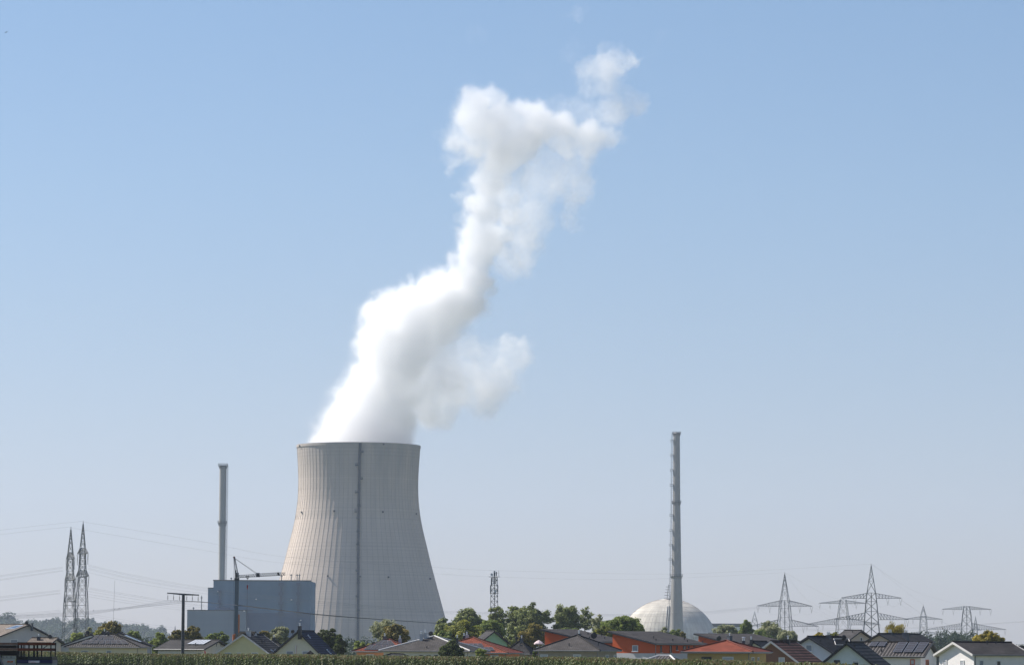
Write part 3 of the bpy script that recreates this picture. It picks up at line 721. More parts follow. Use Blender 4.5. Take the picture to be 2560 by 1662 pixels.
def gable(label, D, phi, xl, xa, xr, ya, ye, xe, wall, tile, barge="barge_dark", zb=ZV, oe=0.45, og=0.5, ye2=None, th=0.22, name="house", gutter=True):
    """gable house: front gable seen between photo x xl..xr with apex (xa, ya) at depth D; eaves at ye; ridge ends at photo x xe"""
    ph = R(phi); A = P(xa, 1612, D); rd = (math.sin(ph), math.cos(ph)); gd = (math.cos(ph), -math.sin(ph))
    hr = solve_dir(A, gd, xr); hl = -solve_dir(A, gd, xl); L = solve_dir(A, rd, xe)
    za = P(xa, ya, D).z
    zr_ = P(xr, ye2 or ye, D - hr * math.sin(ph)).z; zl_ = P(xl, ye, D + hl * math.sin(ph)).z
    h = House((A.x, A.y, zb), -ph, label, name=name)
    za -= zb; zr_ -= zb; zl_ -= zb
    # roof planes, local x across, y along
    for nm, sx, hw, ze in (("roof_right", 1, hr, zr_), ("roof_left", -1, hl, zl_)):
        e0, e1 = Vector((sx * hw, 0, ze)), Vector((sx * hw, L, ze)); r0, r1 = Vector((0, 0, za)), Vector((0, L, za))
        n = (e1 - e0).cross(r0 - e0); n = n if n.z > 0 else -n; n.normalize()
        h.plane(nm, e0, n)
        b = MB(); pts = [e0, e1, r1, r0] if sx > 0 else [e1, e0, r0, r1]
        roof_face(b, pts, n, th, pts[1] - pts[0]); b.build("roof", [tile, M(barge)], h.root)
        # barge boards
        for y0 in (-0.04, L + 0.04):
            bb = MB(); dn = Vector((0, 0, -0.26)); off = Vector((0, 0.04, 0))
            a, c = Vector((0, y0, za + 0.03)), Vector((sx * hw, y0, ze + 0.03))
            q = [a - off, c - off, c + dn - off, a + dn - off]; q2 = [a + off, c + off, c + dn + off, a + dn + off]
            bb.poly(q); bb.poly(q2[::-1])
            for i in range(4): bb.poly([q[i], q2[i], q2[(i + 1) % 4], q[(i + 1) % 4]])
            bb.build("bargeboard", M(barge), h.root)
        if gutter:
            g = MB(); g.bar((sx * (hw + 0.07), -0.05, ze - 0.08), (sx * (hw + 0.07), L + 0.05, ze - 0.08), 0.085, 8, cap=True); g.build("gutter", M("gutter_metal"), h.root)
    cap = MB(); cap.bar((0, -0.06, za + 0.02), (0, L + 0.06, za + 0.02), 0.13, 8, cap=True); cap.build("ridge_cap", tile, h.root)
    # walls: prism under the roof
    sr = (za - zr_) / hr; sl = (za - zl_) / hl
    wl_, wr_ = -(hl - oe), hr - oe
    t = th * 1.25
    pr_ = [Vector((wl_, 0, 0)), Vector((wr_, 0, 0)), Vector((wr_, 0, za - sr * (hr - oe) - t)), Vector((0, 0, za - t)), Vector((wl_, 0, za - sl * (hl - oe) - t))]
    w = MB(); y0, y1 = og, L - og
    f = [p + Vector((0, y0, 0)) for p in pr_]; k = [p + Vector((0, y1, 0)) for p in pr_]
    w.poly(f); w.poly(k[::-1])
    for i in range(5): w.poly([f[i], k[i], k[(i + 1) % 5], f[(i + 1) % 5]][::-1])
    w.build("wall", wall, h.root)
    h.plane("front", (0, og, 0), (0, -1, 0)); h.plane("right", (wr_, 0, 0), (1, 0, 0)); h.plane("left", (wl_, 0, 0), (-1, 0, 0))
    h.dim = dict(hl=hl, hr=hr, L=L, za=za, ze=zr_, og=og, oe=oe)
    if phi > 0: h.downpipe(wr_ + 0.1, og + 0.15, 0, zr_)
    return h

def hip(label, D, phi, xl, xn, xr, ye, ya, wall, tile, ridge=0.0, zb=ZV, ov=0.6, th=0.2, hipcap=None, name="house", xa=None, plinth=None):
    """hip-roofed house: near corner at photo x xn and depth D, long side to xl, short side to xr"""
    ph = R(phi); Nn = P(xn, 1612, D); ld = (-math.cos(ph), math.sin(ph)); sd_ = (math.sin(ph), math.cos(ph))
    L = solve_dir(Nn, ld, xl); Wd = solve_dir(Nn, sd_, xr)
    ze = P(xn, ye, D).z - zb
    cx, cy = Nn.x + (ld[0] * L + sd_[0] * Wd) / 2, Nn.y + (ld[1] * L + sd_[1] * Wd) / 2
    za = P(xa or 1280, ya, cy).z - zb
    h = House((cx, cy, zb), -ph, label, name=name)
    a, c = L / 2, Wd / 2; r = ridge / 2
    C = [Vector((-a, -c, ze)), Vector((a, -c, ze)), Vector((a, c, ze)), Vector((-a, c, ze))]
    off = 0.0
    if xa: off = (h.Mi @ P(xa, ya, cy)).x
    A1, A2 = Vector((-r + off, 0, za)), Vector((r + off, 0, za))
    faces = [("roof_front", [C[0], C[1], A2, A1] if r else [C[0], C[1], A1]), ("roof_right", [C[1], C[2], A2]),
             ("roof_back", [C[2], C[3], A1, A2] if r else [C[2], C[3], A1]), ("roof_left", [C[3], C[0], A1])]
    for nm, pts in faces:
        n = (pts[1] - pts[0]).cross(pts[-1] - pts[0]).normalized()
        h.plane(nm, pts[0], n); b = MB(); roof_face(b, pts, n, th, pts[1] - pts[0]); b.build("roof", [tile, M("barge_dark")], h.root)
    hm_ = hipcap or tile
    for p, q in ((C[0], A1), (C[1], A2), (C[2], A2), (C[3], A1)):
        b = MB(); b.bar(p + Vector((0, 0, 0.02)), q + Vector((0, 0, 0.04)), 0.12, 8, cap=True); b.build("hip_cap", hm_, h.root)
    if r: b = MB(); b.bar(A1 + Vector((0, 0, 0.02)), A2 + Vector((0, 0, 0.02)), 0.12, 8, cap=True); b.build("ridge_cap", hm_, h.root)
    w = MB(); w.b2((-a + ov, -c + ov, 0), (a - ov, c - ov, ze - 0.05)); w.build("wall", wall, h.root)
    so = MB(); so.b2((-a + 0.03, -c + 0.03, ze - 0.24), (a - 0.03, c - 0.03, ze - 0.2)); so.build("soffit", M("barge_white"), h.root)
    g = MB(); e = 0.07
    for p, q in ((C[0], C[1]), (C[1], C[2]), (C[3], C[0])):
        d = (q - p).normalized(); o_ = Vector((d.y, -d.x, 0)) * e
        g.bar(p + o_ + Vector((0, 0, -0.1)), q + o_ + Vector((0, 0, -0.1)), 0.08, 8, cap=True)
    g.build("gutter", M("gutter_metal"), h.root)
    h.plane("front", (0, -c + ov, 0), (0, -1, 0)); h.plane("right", (a - ov, 0, 0), (1, 0, 0)); h.plane("left", (-a + ov, 0, 0), (-1, 0, 0))
    h.downpipe(a - ov + 0.08, -c + ov - 0.08, 0, ze - 0.1)
    h.dim = dict(a=a, c=c, ze=ze, za=za)
    return h

def mono(label, D, phi, xA, xB, xC, yA, yB, wall, tile, plinth=None, zb=ZV, ov=0.55, th=0.3):
    """mono-pitch house: near low corner B, verge rises left to A, level low eave runs right to C"""
    ph = R(phi); B = P(xB, 1612, D); vd = (-math.cos(ph), math.sin(ph)); ed = (math.sin(ph), math.cos(ph))
    W = solve_dir(B, vd, xA); L = solve_dir(B, ed, xC)
    zB = P(xB, yB, D).z - zb; zA = P(xA, yA, D + W * math.sin(ph)).z - zb
    h = House((B.x, B.y, zb), -ph, label)
    q = [Vector((-W, 0, zA)), Vector((0, 0, zB)), Vector((0, L, zB)), Vector((-W, L, zA))]
    n = (q[1] - q[0]).cross(q[3] - q[0]).normalized(); h.plane("roof", q[0], n)
    b = MB(); pts = [q[1], q[2], q[3], q[0]]; roof_face(b, pts, n, th, pts[1] - pts[0]); b.build("roof", [tile, M("barge_dark")], h.root)
    for y0 in (-0.05, L + 0.05):
        bb = MB(); bb.bar((-W, y0, zA - 0.12), (0, y0, zB - 0.12), 0.14, 4, cap=True); bb.build("bargeboard", M("barge_dark"), h.root)
    g = MB(); g.bar((0.08, -0.05, zB - 0.15), (0.08, L + 0.05, zB - 0.15), 0.09, 8, cap=True); g.build("gutter", M("gutter_metal"), h.root)
    sl = (zA - zB) / W; t = th * 1.1
    x0, x1 = -W + ov, -ov
    def top(x): return zB - sl * x - t
    for nm, z0, z1, mt, e in (("wall", plinth or 0, None, wall, 0), ("plinth", 0, plinth, W_GREY, 0.0)):
        if nm == "plinth" and not plinth: continue
        w = MB(); ta, tb = (top(x0), top(x1)) if z1 is None else (z1, z1)
        f = [Vector((x0, ov, z0)), Vector((x1, ov, z0)), Vector((x1, ov, tb)), Vector((x0, ov, ta))]; k = [p + Vector((0, L - 2 * ov, 0)) for p in f]
        w.poly(f); w.poly(k[::-1])
        for i in range(4): w.poly([f[i], k[i], k[(i + 1) % 4], f[(i + 1) % 4]][::-1])
        w.build(nm, mt, h.root)
    h.plane("front", (0, ov, 0), (0, -1, 0)); h.plane("right", (x1, 0, 0), (1, 0, 0)); h.dim = dict(W=W, L=L)
    h.downpipe(x1 + 0.08, ov - 0.08, 0, zB - 0.1)
    return h
# ------------------------------------------------------------------ the houses, left to right
h = gable("white house at the far left with tan tiled roof and wide gable", 662, -30, -40, 72, 160, 1560, 1605, -20, W_GREY, T_TAN, "barge_dark")
h.skylight("roof_left", [(12.4, 1572.5), (36, 1572), (60, 1562.5), (41, 1563)])
h.window("front", 26, 1597, 44, 1606.5, 'grey'); h.dish("roof_left", 66.5, 1556, 9, 100); h.chimney("roof_right", 80, 1553.5, 5, 1563)
h = gable("small off white house with low tan roof, dark chimney and dish", 648, -64, 129, 144.7, 161, 1593.5, 1606.5, 80, W_OFF, T_TAN)
h.chimney("roof_left", 96.7, 1587, 6.5, 1599, "barge_dark"); h.dish("roof_left", 124, 1590, 11, 80)
h = gable("house behind the solar bungalow with brown roof sloping down to the left", 676, -4, 130, 231, 325, 1585, 1622, 226, W_OFF, T_TAN)
h.dish("roof_left", 218, 1581, 12, 70); h.chimney("roof_left", 214, 1580, 5, 1592, "barge_dark")
h = gable("house behind the solar bungalow with dark roof edge sloping down to the right", 680, 5, 222, 298, 379, 1580, 1613, 306, W_GREY, T_GREY)
h.skylight("roof_right", [(310, 1588), (350, 1604), (354, 1603.8), (316, 1588)])
h = hip("cream bungalow with ribbed grey roof covered by dark solar panels", 645, 12, 160, 350, 380, 1616.5, 1584, W_CREAM, T_RIB, ridge=2.0, ov=0.7, xa=272)
h.solar("roof_front", [(200, 1609), (322, 1609.5), (313, 1600), (214, 1600)], 8, 1, gap=0.2)
h.solar("roof_front", [(226, 1599), (286, 1599), (280, 1588.5), (240, 1588.5)], 4, 1, gap=0.2)
h.chimney("roof_back", 261, 1574, 10, 1586, "barge_dark"); h.dish("roof_front", 269, 1583, 12, 60)
h.window("front", 203, 1625, 221, 1633, 'grey'); h.window("front", 266, 1625, 279, 1633, 'grey')
h = gable("white bungalow with dark roof and pale solar panels behind the power pole", 602, -62, 510, 550, 582, 1599, 1622, 426, W_OFF, T_GREY)
h.solar("roof_left", [(467, 1611), (509, 1611.6), (530, 1600.3), (489, 1600)], 5, 1, gap=0.06, label="solar panel with a bright reflection painted in as pale colour", cell=M("painted_reflection_cells"))
h.vent("roof_left", 489, 1613); h.vent("front", 541, 1612, 2); h.vent("front", 552, 1612, 2)
h = gable("yellow house with wide dark roof and a white chimney in front of the crane", 588, 20, 536, 607, 674, 1584, 1633, 656, W_YEL, T_DARKROW, "barge_white")
h.chimney("roof_right", 621, 1572, 10, 1588, "render_mast", 1)
h.window("front", 562, 1630, 578, 1642, 'grey'); h.window("front", 593, 1630, 602, 1642, 'grey'); h.window("front", 629, 1630, 645, 1642, 'grey')
h.skylight("roof_right", [(675, 1624), (686, 1631.5), (688.5, 1631), (678, 1623.8)]); h.skylight("roof_right", [(685, 1624), (697, 1632), (699, 1631.5), (688, 1623.8)])
h.vent("roof_right", 655, 1606); h.vent("roof_right", 662, 1605)
# its small dormer
dm = MB(); a = h.at("roof_right", 631, 1588); b_ = h.at("roof_right", 650, 1588)
x0 = a.x; y0, y1 = a.y + 0.2, a.y + 2.6; zb_ = a.z; zt = (h.Mi @ P(640, 1579.5, (h.M @ a).y)).z
dm.poly([(x0, y0, zb_ - .4), (x0, y1, zb_ - .4), (x0, (y0 + y1) / 2, zt)]); dm.poly([(x0, y0 - .2, zb_ - .3), (x0, (y0 + y1) / 2, zt + .15), (x0 - 3, (y0 + y1) / 2, zt + .15), (x0 - 3, y0 - .2, zb_ - .3)], 1)
dm.poly([(x0, y1 + .2, zb_ - .3), (x0 - 3, y1 + .2, zb_ - .3), (x0 - 3, (y0 + y1) / 2, zt + .15), (x0, (y0 + y1) / 2, zt + .15)], 1)
dm.build("dormer", [W_GREY, T_DARKROW], h.root)
h = hip("small brown roofed house wedged between the yellow and the navy roofed houses", 640, 20, 655, 702, 716, 1620, 1597, W_OFF, T_TAN, xa=684)
h.chimney("roof_front", 685, 1589, 7, 1603, "barge_dark")
h = gable("pale yellow house with steep navy tiled roof and tall navy chimney", 577, 17, 674, 744, 806, 1576, 1638, 784, W_PALEY, T_NAVY, "barge_dark")
h.chimney("roof_right", 749.5, 1560.5, 7.5, 1582, "barge_dark"); h.dish("roof_left", 732, 1578, 10, 110)
h.window("front", 716, 1626, 734, 1640, 'grey'); h.window("front", 755.5, 1626, 773, 1640, 'grey')
h.skylight("roof_right", [(768, 1587), (775, 1595), (776.5, 1594.5), (770.5, 1586.6)]); h.skylight("roof_right", [(815, 1623), (826, 1634.5), (828, 1634), (817.5, 1622.8)])
sp = MB(); p_ = h.at("front", 740, 1636); q_ = h.at("front", 740, 1612); sp.bar(p_ + Vector((0, -0.08, 0)), q_ + Vector((0, -0.08, 0)), 0.09, 8, cap=True); sp.build("flue_pipe", M("steel_bright"), h.root)
h = hip("small dark hip roofed garden shed before the navy roofed house", 560, 14, 762, 783, 790, 1640, 1630, W_OFF, T_DARK, ov=0.2, name="garden_shed")
h.root["category"] = "shed"
h = hip("orange walled bungalow with red roof and solar panels before the cooling tower", 562, 15, 880, 1033, 1066, 1627, 1596, W_APR, T_RED, xa=973)
h.solar("roof_front", [(908, 1624.5), (999, 1624.5), (988, 1612.5), (925, 1612.5)], 6, 1); h.solar("roof_front", [(933, 1611.5), (987, 1611.5), (978, 1601.5), (954, 1601.5)], 3, 1)
h.chimney("roof_left", 962, 1586, 7.5, 1602); h.chimney("roof_right", 1000, 1591.5, 6.5, 1606, "render_mast"); h.window("front", 916, 1634.5, 935, 1644, 'grey')
h = hip("off white house with broad slate grey hip roof and steel flues", 550, 17, 947, 1175, 1225, 1626, 1589, W_OFF, T_SLATE, xa=1086, hipcap=M("barge_white"))
h.chimney("roof_left", 1053, 1580, 7, 1597, "render_mast"); h.chimney("roof_left", 1063, 1576.5, 8, 1595, "render_mast", 1); h.dish("roof_back", 1077, 1583, 12, 95)
h.chimney("roof_right", 1143, 1590, 5, 1608, "barge_dark")
for x in (1049, 1067, 1086): h.window("front", x, 1636.5, x + 9.5, 1648, 'glass', frame="barge_dark")
h.vent("roof_front", 1080, 1598); h.vent("roof_front", 1067, 1619, 3); h.vent("roof_front", 1110, 1619, 3)
h = hip("low dark roofed garden shed in front of the slate roofed house", 540, 16, 944, 1018, 1034, 1644, 1633.5, W_OFF, T_DARK, ridge=1.6, ov=0.3, name="garden_shed", xa=990)
h.root["category"] = "shed"
h = hip("orange walled house with bright red hip roof and dark solar panels", 566, 15, 1055, 1270, 1310, 1630.5, 1592, W_APR, T_RED, xa=1182, hipcap=tiles("pale_red_tiles", (0.5, 0.16, 0.10)))
h.solar("roof_front", [(1160, 1617), (1210, 1617.3), (1205, 1609.5), (1160, 1609.2)], 4, 1); h.solar("roof_front", [(1203, 1626.5), (1238, 1626.8), (1231, 1618.5), (1200, 1618.3)], 3, 1)
h.chimney("roof_left", 1167, 1582, 8, 1598, "render_mast"); h.chimney("roof_left", 1160, 1585, 5, 1600, "barge_dark")
for x, w in ((1226, 20), (1262, -1)):
    if w > 0: h.window("front", x, 1636, x + w, 1648, 'grey')
h = gable("mint green gabled house with dark roof in front of the tall trees", 640, -25, 1196, 1236.5, 1276, 1576, 1608, 1216, W_MINT, T_GREY, "barge_dark")
h = hip("brown grey hip roofed house right of the mint green house", 598, 16, 1255, 1326, 1348, 1633, 1600, W_TAUPE, T_GREY, xa=1301)
h.chimney("roof_front", 1304, 1591, 7, 1604, "brick_chimney"); h.dish("roof_front", 1291, 1595, 9, 70); h.vent("roof_front", 1300, 1612, 4)
h = mono("long red house with grey single slope roof, left one of three in a row", 604, 30, 1351, 1490, 1579, 1571, 1602.5, W_OR, T_SLATE)
for x0, y0, x1, y1 in ((1535, 1610, 1540, 1620), (1547, 1611, 1551, 1623), (1562, 1611, 1565, 1630)): h.window("right", x0, y0, x1, y1, 'glass', frame="barge_dark")
for x, y in ((1504, 1589), (1512, 1596), (1551, 1599), (1470, 1586)): h.vent("roof", x, y, 4)
h = mono("long red orange house with grey single slope roof, middle one of three", 562, 38, 1519.5, 1641, 1770, 1576, 1607, W_OR, T_SLATE, plinth=(P(1641, 1632, 562).z + 2))
h.window("front", 1581, 1612, 1595.5, 1627.5, 'grey')
for x0, y0, x1, y1, k in ((1650, 1613, 1654.5, 1630, 'glass'), (1674, 1612.5, 1679, 1631, 'glass'), (1690, 1613, 1693.5, 1624.5, 'glass'), (1707.5, 1613.5, 1715, 1626, 'glass'), (1719.5, 1613.5, 1723, 1622, 'glass'), (1733, 1614, 1738, 1620, 'glass')): h.window("right", x0, y0, x1, y1, k, frame="barge_dark")
for x, y in ((1634, 1595), (1640, 1601), (1682, 1602), (1711, 1598), (1718.5, 1604), (1757, 1606)): h.vent("roof", x, y, 4)
h = mono("red house with grey single slope roof, right one of the three in a row", 610, 45, 1735, 1850, 2000, 1582, 1611, W_OR, T_SLATE)
h.dish("roof", 1797, 1595, 13, 80); h.chimney("roof", 1824, 1585, 10, 1600)
h = hip("taupe bungalow with brown grey hip roof in front of the first red house", 507, 17, 1334, 1500, 1554, 1624.5, 1587, W_TAUPE, T_SLATE, xa=1443)
h.window("front", 1351, 1634.5, 1370, 1646, 'white'); h.window("front", 1433, 1634.5, 1453, 1648, 'white'); h.window("right", 1513, 1635.5, 1521, 1648, 'grey'); h.window("right", 1534, 1635.5, 1541, 1648, 'grey')
h.chimney("roof_back", 1447.5, 1579, 9, 1589, "brick_chimney"); h.dish("roof_right", 1484.5, 1588, 16, 85); h.vent("roof_front", 1423, 1614, 5); h.vent("roof_right", 1496, 1613, 6); h.vent("roof_right", 1474, 1598, 6)
h = hip("low grey tiled carport roof in front of the middle red house", 470, 16, 1606, 1690, 1713, 1651.5, 1638, W_GREY, T_RIB, ridge=1.5, ov=0.25, name="garage", hipcap=M("barge_white"), xa=1662)
h.root["category"] = "garage"
h = gable("small white house with blue grey roof behind the red hip roof", 540, 28, 1862, 1883, 1904, 1602, 1615, 1916, W_WHITE, T_DARK, "barge_dark")
h.chimney("roof_right", 1859, 1597, 7, 1606, cowls=2) if False else None
h.chimney("roof_left", 1878, 1594, 5.5, 1604, "barge_dark")
h = hip("ochre bungalow with bright red tiled hip roof", 425, 14, 1702.5, 1882, 1930, 1628, 1600.5, W_OCH, T_RED, xa=1816.5, hipcap=tiles("salmon_tiles", (0.5, 0.14, 0.09)), ov=0.65)
h.window("front", 1754, 1641, 1779, 1656, 'glass', frame="barge_dark"); h.window("front", 1806, 1640.5, 1834, 1657, 'white'); h.window("right", 1877, 1641.5, 1884.5, 1656, 'glass'); h.window("right", 1893, 1642, 1897, 1655, 'glass')
h.chimney("roof_back", 1859, 1596, 6.5, 1612, "brick_chimney", 2)
h = gable("brown walled house with steep brown tiled roof and white gable boards", 452, 25, 1852, 1927, 2003, 1601.5, 1659.5, 1990, W_BROWN, T_BROWN, "barge_white")
h.window("front", 1947, 1642, 1962, 1664, 'white'); h.chimney("roof_right", 1970, 1592.5, 8.5, 1608, "barge_dark"); h.vent("roof_right", 1945, 1606, 4); h.vent("roof_right", 1961, 1606, 4)
h = gable("lavender white gabled house with grey roof and one shuttered window", 472, 30, 1958, 2019.5, 2081, 1590, 1629.5, 2112, W_LAV, T_GREY, "barge_dark")
h.window("front", 2014.6, 1610.5, 2031, 1628, 'grey'); h.chimney("roof_right", 2071, 1582, 10, 1594, cowls=2); h.dish("roof_right", 2109, 1593, 14, 85); h.vent("roof_right", 2052, 1603, 4)
tb = MB(); q = [h.at("roof_right", *c) for c in ((2083, 1598), (2088, 1613), (2125, 1613), (2120, 1598))]
n_ = h.pl["roof_right"][1]; tb.tube([p + n_ * 0.15 for p in q] + [q[0] + n_ * 0.15], 0.06, 4); tb.build("roof_terrace_frame", M("barge_white"), h.root)
h = gable("ice white house with steep anthracite roof at the bottom edge", 402, 15, 2045, 2116, 2187, 1605, 1662, 2158, W_ICE, T_DARKROW, "barge_dark", zb=-2.6)
h.window("front", 2085, 1649, 2100, 1665, 'glass', frame="barge_dark"); h.window("front", 2131, 1649, 2148, 1666, 'half'); h.vent("roof_right", 2137, 1617, 5)
h = gable("pink house with grey roof and one small gable window in the distance", 640, -35, 2122, 2154.6, 2190, 1574.6, 1599, 2112, W_PINK, T_GREY, "barge_dark")
h.window("front", 2149.6, 1592.5, 2156, 1602, 'glass'); h.vent("roof_left", 2131, 1580, 6)
h = gable("pinkish house with long grey roof and clustered steel chimneys", 566, 30, 2159, 2196, 2234, 1582.7, 1604, 2300, W_PINK, T_SLATE, "barge_dark")
h.chimney("roof_right", 2264.6, 1577, 13, 1597, cowls=2); h.chimney("roof_left", 2225, 1576.5, 11, 1584, cowls=2); h.chimney("front", 2193, 1594, 10, 1603, cowls=2) if False else None
h = gable("white house with ribbed roof carrying a big field of framed solar panels", 442, -74, 2310, 2331, 2352, 1605, 1639.5, 2132, W_WHITE, T_RIB, "barge_dark", zb=-2.4)
h.solar("roof_left", [(2230, 1632), (2307, 1632), (2325, 1607), (2245, 1606.5)], 3, 4, gap=0.22); h.solar("roof_left", [(2170, 1617), (2212, 1617), (2220, 1606), (2178, 1606)], 2, 2, gap=0.2)
h.window("left", 2275.6, 1647, 2287, 1661, 'white', frame="render_orange"); h.window("front", 2314, 1648, 2321, 1663, 'glass', frame="render_orange"); h.vent("roof_left", 2204, 1628, 4)
h = gable("bright white house with sunlit gable and slate roof at the right edge", 430, 60, 2334, 2382.5, 2432, 1604, 1635, 2528, W_WHITE, T_SLATE, "barge_white", zb=-2.4)
h.window("front", 2358.5, 1649, 2368, 1665, 'white'); h.window("front", 2401, 1649, 2411, 1665, 'white'); h.window("right", 2447.6, 1649, 2459, 1666, 'grey'); h.window("right", 2490.5, 1650, 2502, 1666, 'glass')
h.vent("roof_right", 2468, 1610, 8); h.vent("roof_right", 2489, 1609, 5)
h = gable("lower wing of the bright white house at the right frame edge", 436, 56, 2519, 2549, 2579, 1616, 1635.3, 2640, W_WHITE, T_SLATE, "barge_white", zb=-2.4)
h.root["category"] = "house wing"; h.vent("roof_right", 2553, 1625, 8)
h.window("right", 2600, 1650, 2612, 1666, 'glass')

# ------------------------------------------------------------------ parasol between the houses
pz = P(1347, 1604, 585); ps = empty("parasol", (pz.x, 585, ZV), label="pale pink parasol beside the first red house", cat="parasol")
b = MB(); zt = P(1350, 1599, 585).z - ZV; w = 12.5 * 585 / F
b.lathe([(w, zt - 0.55), (w * 0.5, zt - 0.2), (0.02, zt)], 8); b.lathe([(w, zt - 0.55), (w * 0.98, zt - 0.72)], 8); b.build("canopy", M("parasol_pink", (0.62, 0.5, 0.5)), ps)
b = MB(); b.bar((0, 0, 0.05), (0, 0, zt), 0.03, 8); b.build("pole", M("steel_bright"), ps)
b = MB(); b.bar((0, 0, 0), (0, 0, 0.08), 0.35, 12, cap=True); b.build("base", M("galv"), ps)
fl = P(510.5, 1630, 596); fg = empty("garden_flag", (fl.x, 596, ZV), label="small red flag hanging by the white bungalow", cat="flag")
b = MB(); b.bar((0, 0, 0), (0, 0, fl.z - ZV + 0.45), 0.03, 6); b.build("pole", M("steel_bright"), fg)
b = MB(); b.slab([(0.03, 0, fl.z - ZV + 0.4), (0.03, 0.02, fl.z - ZV - 0.5), (0.32, 0.05, fl.z - ZV - 0.65), (0.25, 0.02, fl.z - ZV + 0.1)], 0.01, Vector((0, 1, 0))); b.build("cloth", M("flag_red", (0.55, 0.03, 0.04)), fg)
# ================================================================== PYLONS, POLES, CABLES, CRANE
def smooth_pts(pts, n=10):
    out = []
    P_ = [pts[0]] + list(pts) + [pts[-1]]
    for i in range(1, len(P_) - 2):
        a, b, c, d = P_[i - 1], P_[i], P_[i + 1], P_[i + 2]
        for k in range(n):
            t = k / n
            out.append(0.5 * ((2 * b) + (c - a) * t + (2 * a - 5 * b + 4 * c - d) * t * t + (3 * b - a - 3 * c + d) * t ** 3))
    out.append(P_[-2]); return out
def cable(pts, r, label, group, name="power_cable", mat="cable_grey", ncat="cable"):
    """pts: (photo x, photo y, depth)"""
    w = smooth_pts([P(*p) for p in pts]); o = w[0]
    b = MB(); b.tube([p - o for p in w], r * 0.5, 3)
    ob = b.build(name, M(mat), loc=o); return setp(ob, label, ncat, group)
def lattice_body(b, prof, r, horiz=True, k=1.15):
    """prof: (z, half width) bottom to top; legs and cross bracing"""
    def hw(z):
        for (z0, w0), (z1, w1) in zip(prof, prof[1:]):
            if z <= z1: return lerp(w0, w1, (z - z0) / (z1 - z0))
        return prof[-1][1]
    z = prof[0][0]; top = prof[-1][0]
    sg = [(-1, -1), (1, -1), (1, 1), (-1, 1)]
    while z < top - 0.3:
        w = hw(z); z2 = min(top, z + max(0.9, 2 * w * k)); w2 = hw(z2)
        A = [Vector((a * w, c * w, z)) for a, c in sg]; B = [Vector((a * w2, c * w2, z2)) for a, c in sg]
        for i in range(4):
            j = (i + 1) % 4
            b.bar(A[i], B[i], r * 1.5, 4); b.bar(A[i], B[j], r, 3); b.bar(A[j], B[i], r, 3)
            if horiz: b.bar(B[i], B[j], r, 3)
        z = z2
    return hw
def pylon(px, D, ybase, tip, body, arms, rot, label, group, r=0.11, spike=True, ins=True, mat="galv", name="power_pylon"):
    """body: (photo y, half width px); arms: (y lower chord, y upper chord, half length m)"""
    s = D / F; zb = GP if D > 1400 else ground_z(P(px, 1612, D).x, D)
    root = empty(name, (P(px, 1550, D).x, D, zb), R(rot), label=label, cat="pylon", group=group)
    Z = lambda y: P(px, y, D).z - zb
    prof = sorted([(Z(y), w * s) for y, w in body]); prof = [(0.0, prof[0][1] + prof[0][0] * 0.13)] + prof
    b = MB(); hw = lattice_body(b, prof, r, k=0.8 if mat == 'galv_dark' else 1.0)
    if mat == 'galv_dark': b.bar((0, 0, 0), (0, 0, prof[-1][0]), 0.3, 6)
    b.build("lattice_body", M(mat), root)
    if spike:
        b = MB(); lattice_body(b, [(prof[-1][0], prof[-1][1]), (Z(tip) - 1.2, 0.12)], r * 0.85, k=1.4)
        b.bar((0, 0, Z(tip) - 1.6), (0, 0, Z(tip)), 0.16, 4); b.build("earth_wire_peak", M(mat), root)
    for yl, yu, hl in arms:
        zl, zu = Z(yl), Z(yu); wl, wu = hw(zl), hw(zu)
        for sx in (-1, 1):
            b = MB(); tipp = Vector((sx * hl, 0, zl + 0.15)); n = max(3, int(hl / 2.2))
            for sy in (-1, 1):
                lo_ = [Vector((sx * wl, sy * wl, zl)).lerp(tipp, i / n) for i in range(n + 1)]
                up_ = [Vector((sx * wu, sy * wu, zu)).lerp(tipp + Vector((0, 0, 0.25)), i / n) for i in range(n + 1)]
                b.bar(lo_[0], lo_[-1], r * 1.3, 4); b.bar(up_[0], up_[-1], r * 1.2, 4)
                for i in range(n):
                    b.bar(lo_[i], up_[i], r * 0.8, 3); b.bar(up_[i], lo_[i + 1], r * 0.8, 3)
                if sy == -1: first = (lo_, up_)
                else:
                    for i in range(n): b.bar(first[0][i], lo_[i + 1], r * 0.7, 3); b.bar(first[1][i], up_[i + 1], r * 0.7, 3)
            b.build("cross_arm", M(mat), root)
            if ins:
                for f in ((0.98, 0.55) if hl > 8 else (0.96,)):
                    b = MB(); p = Vector((sx * hl * f, 0, zl)); 
                    for dx in (-0.9, 0.9): b.bar(p + Vector((dx, 0, 0)), p + Vector((0, 0, -3.8)), 0.09, 4)
                    b.bar(p + Vector((0, 0, -3.8)), p + Vector((0, 0, -4.6)), 0.12, 4); b.build("insulator", M("cable_grey"), root)
    return root
GPY = "lattice power pylons"
pylon(173.5, 1500, 0, 1316, [(1600, 15.5), (1500, 12.5), (1440, 8.2), (1395, 6.2), (1380, 5.8)], [(1397, 1381, 9.5), (1450, 1433, 12), (1503, 1488, 10.5)], -72,
      "left and shorter pylon of the close pair at far left", GPY, r=0.1)
pylon(204, 1500, 0, 1302, [(1600, 15.5), (1500, 12.5), (1440, 8.6), (1384, 6.2), (1368, 5.8)], [(1384, 1369, 10), (1441, 1424, 12)], -70,
      "right and taller pylon of the close pair at far left", GPY, r=0.1)
pylon(1962, 2450, 0, 1430, [(1595, 17), (1565, 15.3), (1512, 12), (1500, 9.8)], [(1515, 1500, 19.5), (1565, 1548, 24)], 8,
      "pointed pylon rising behind the round willow trees", GPY, r=0.12, mat="galv_dark")
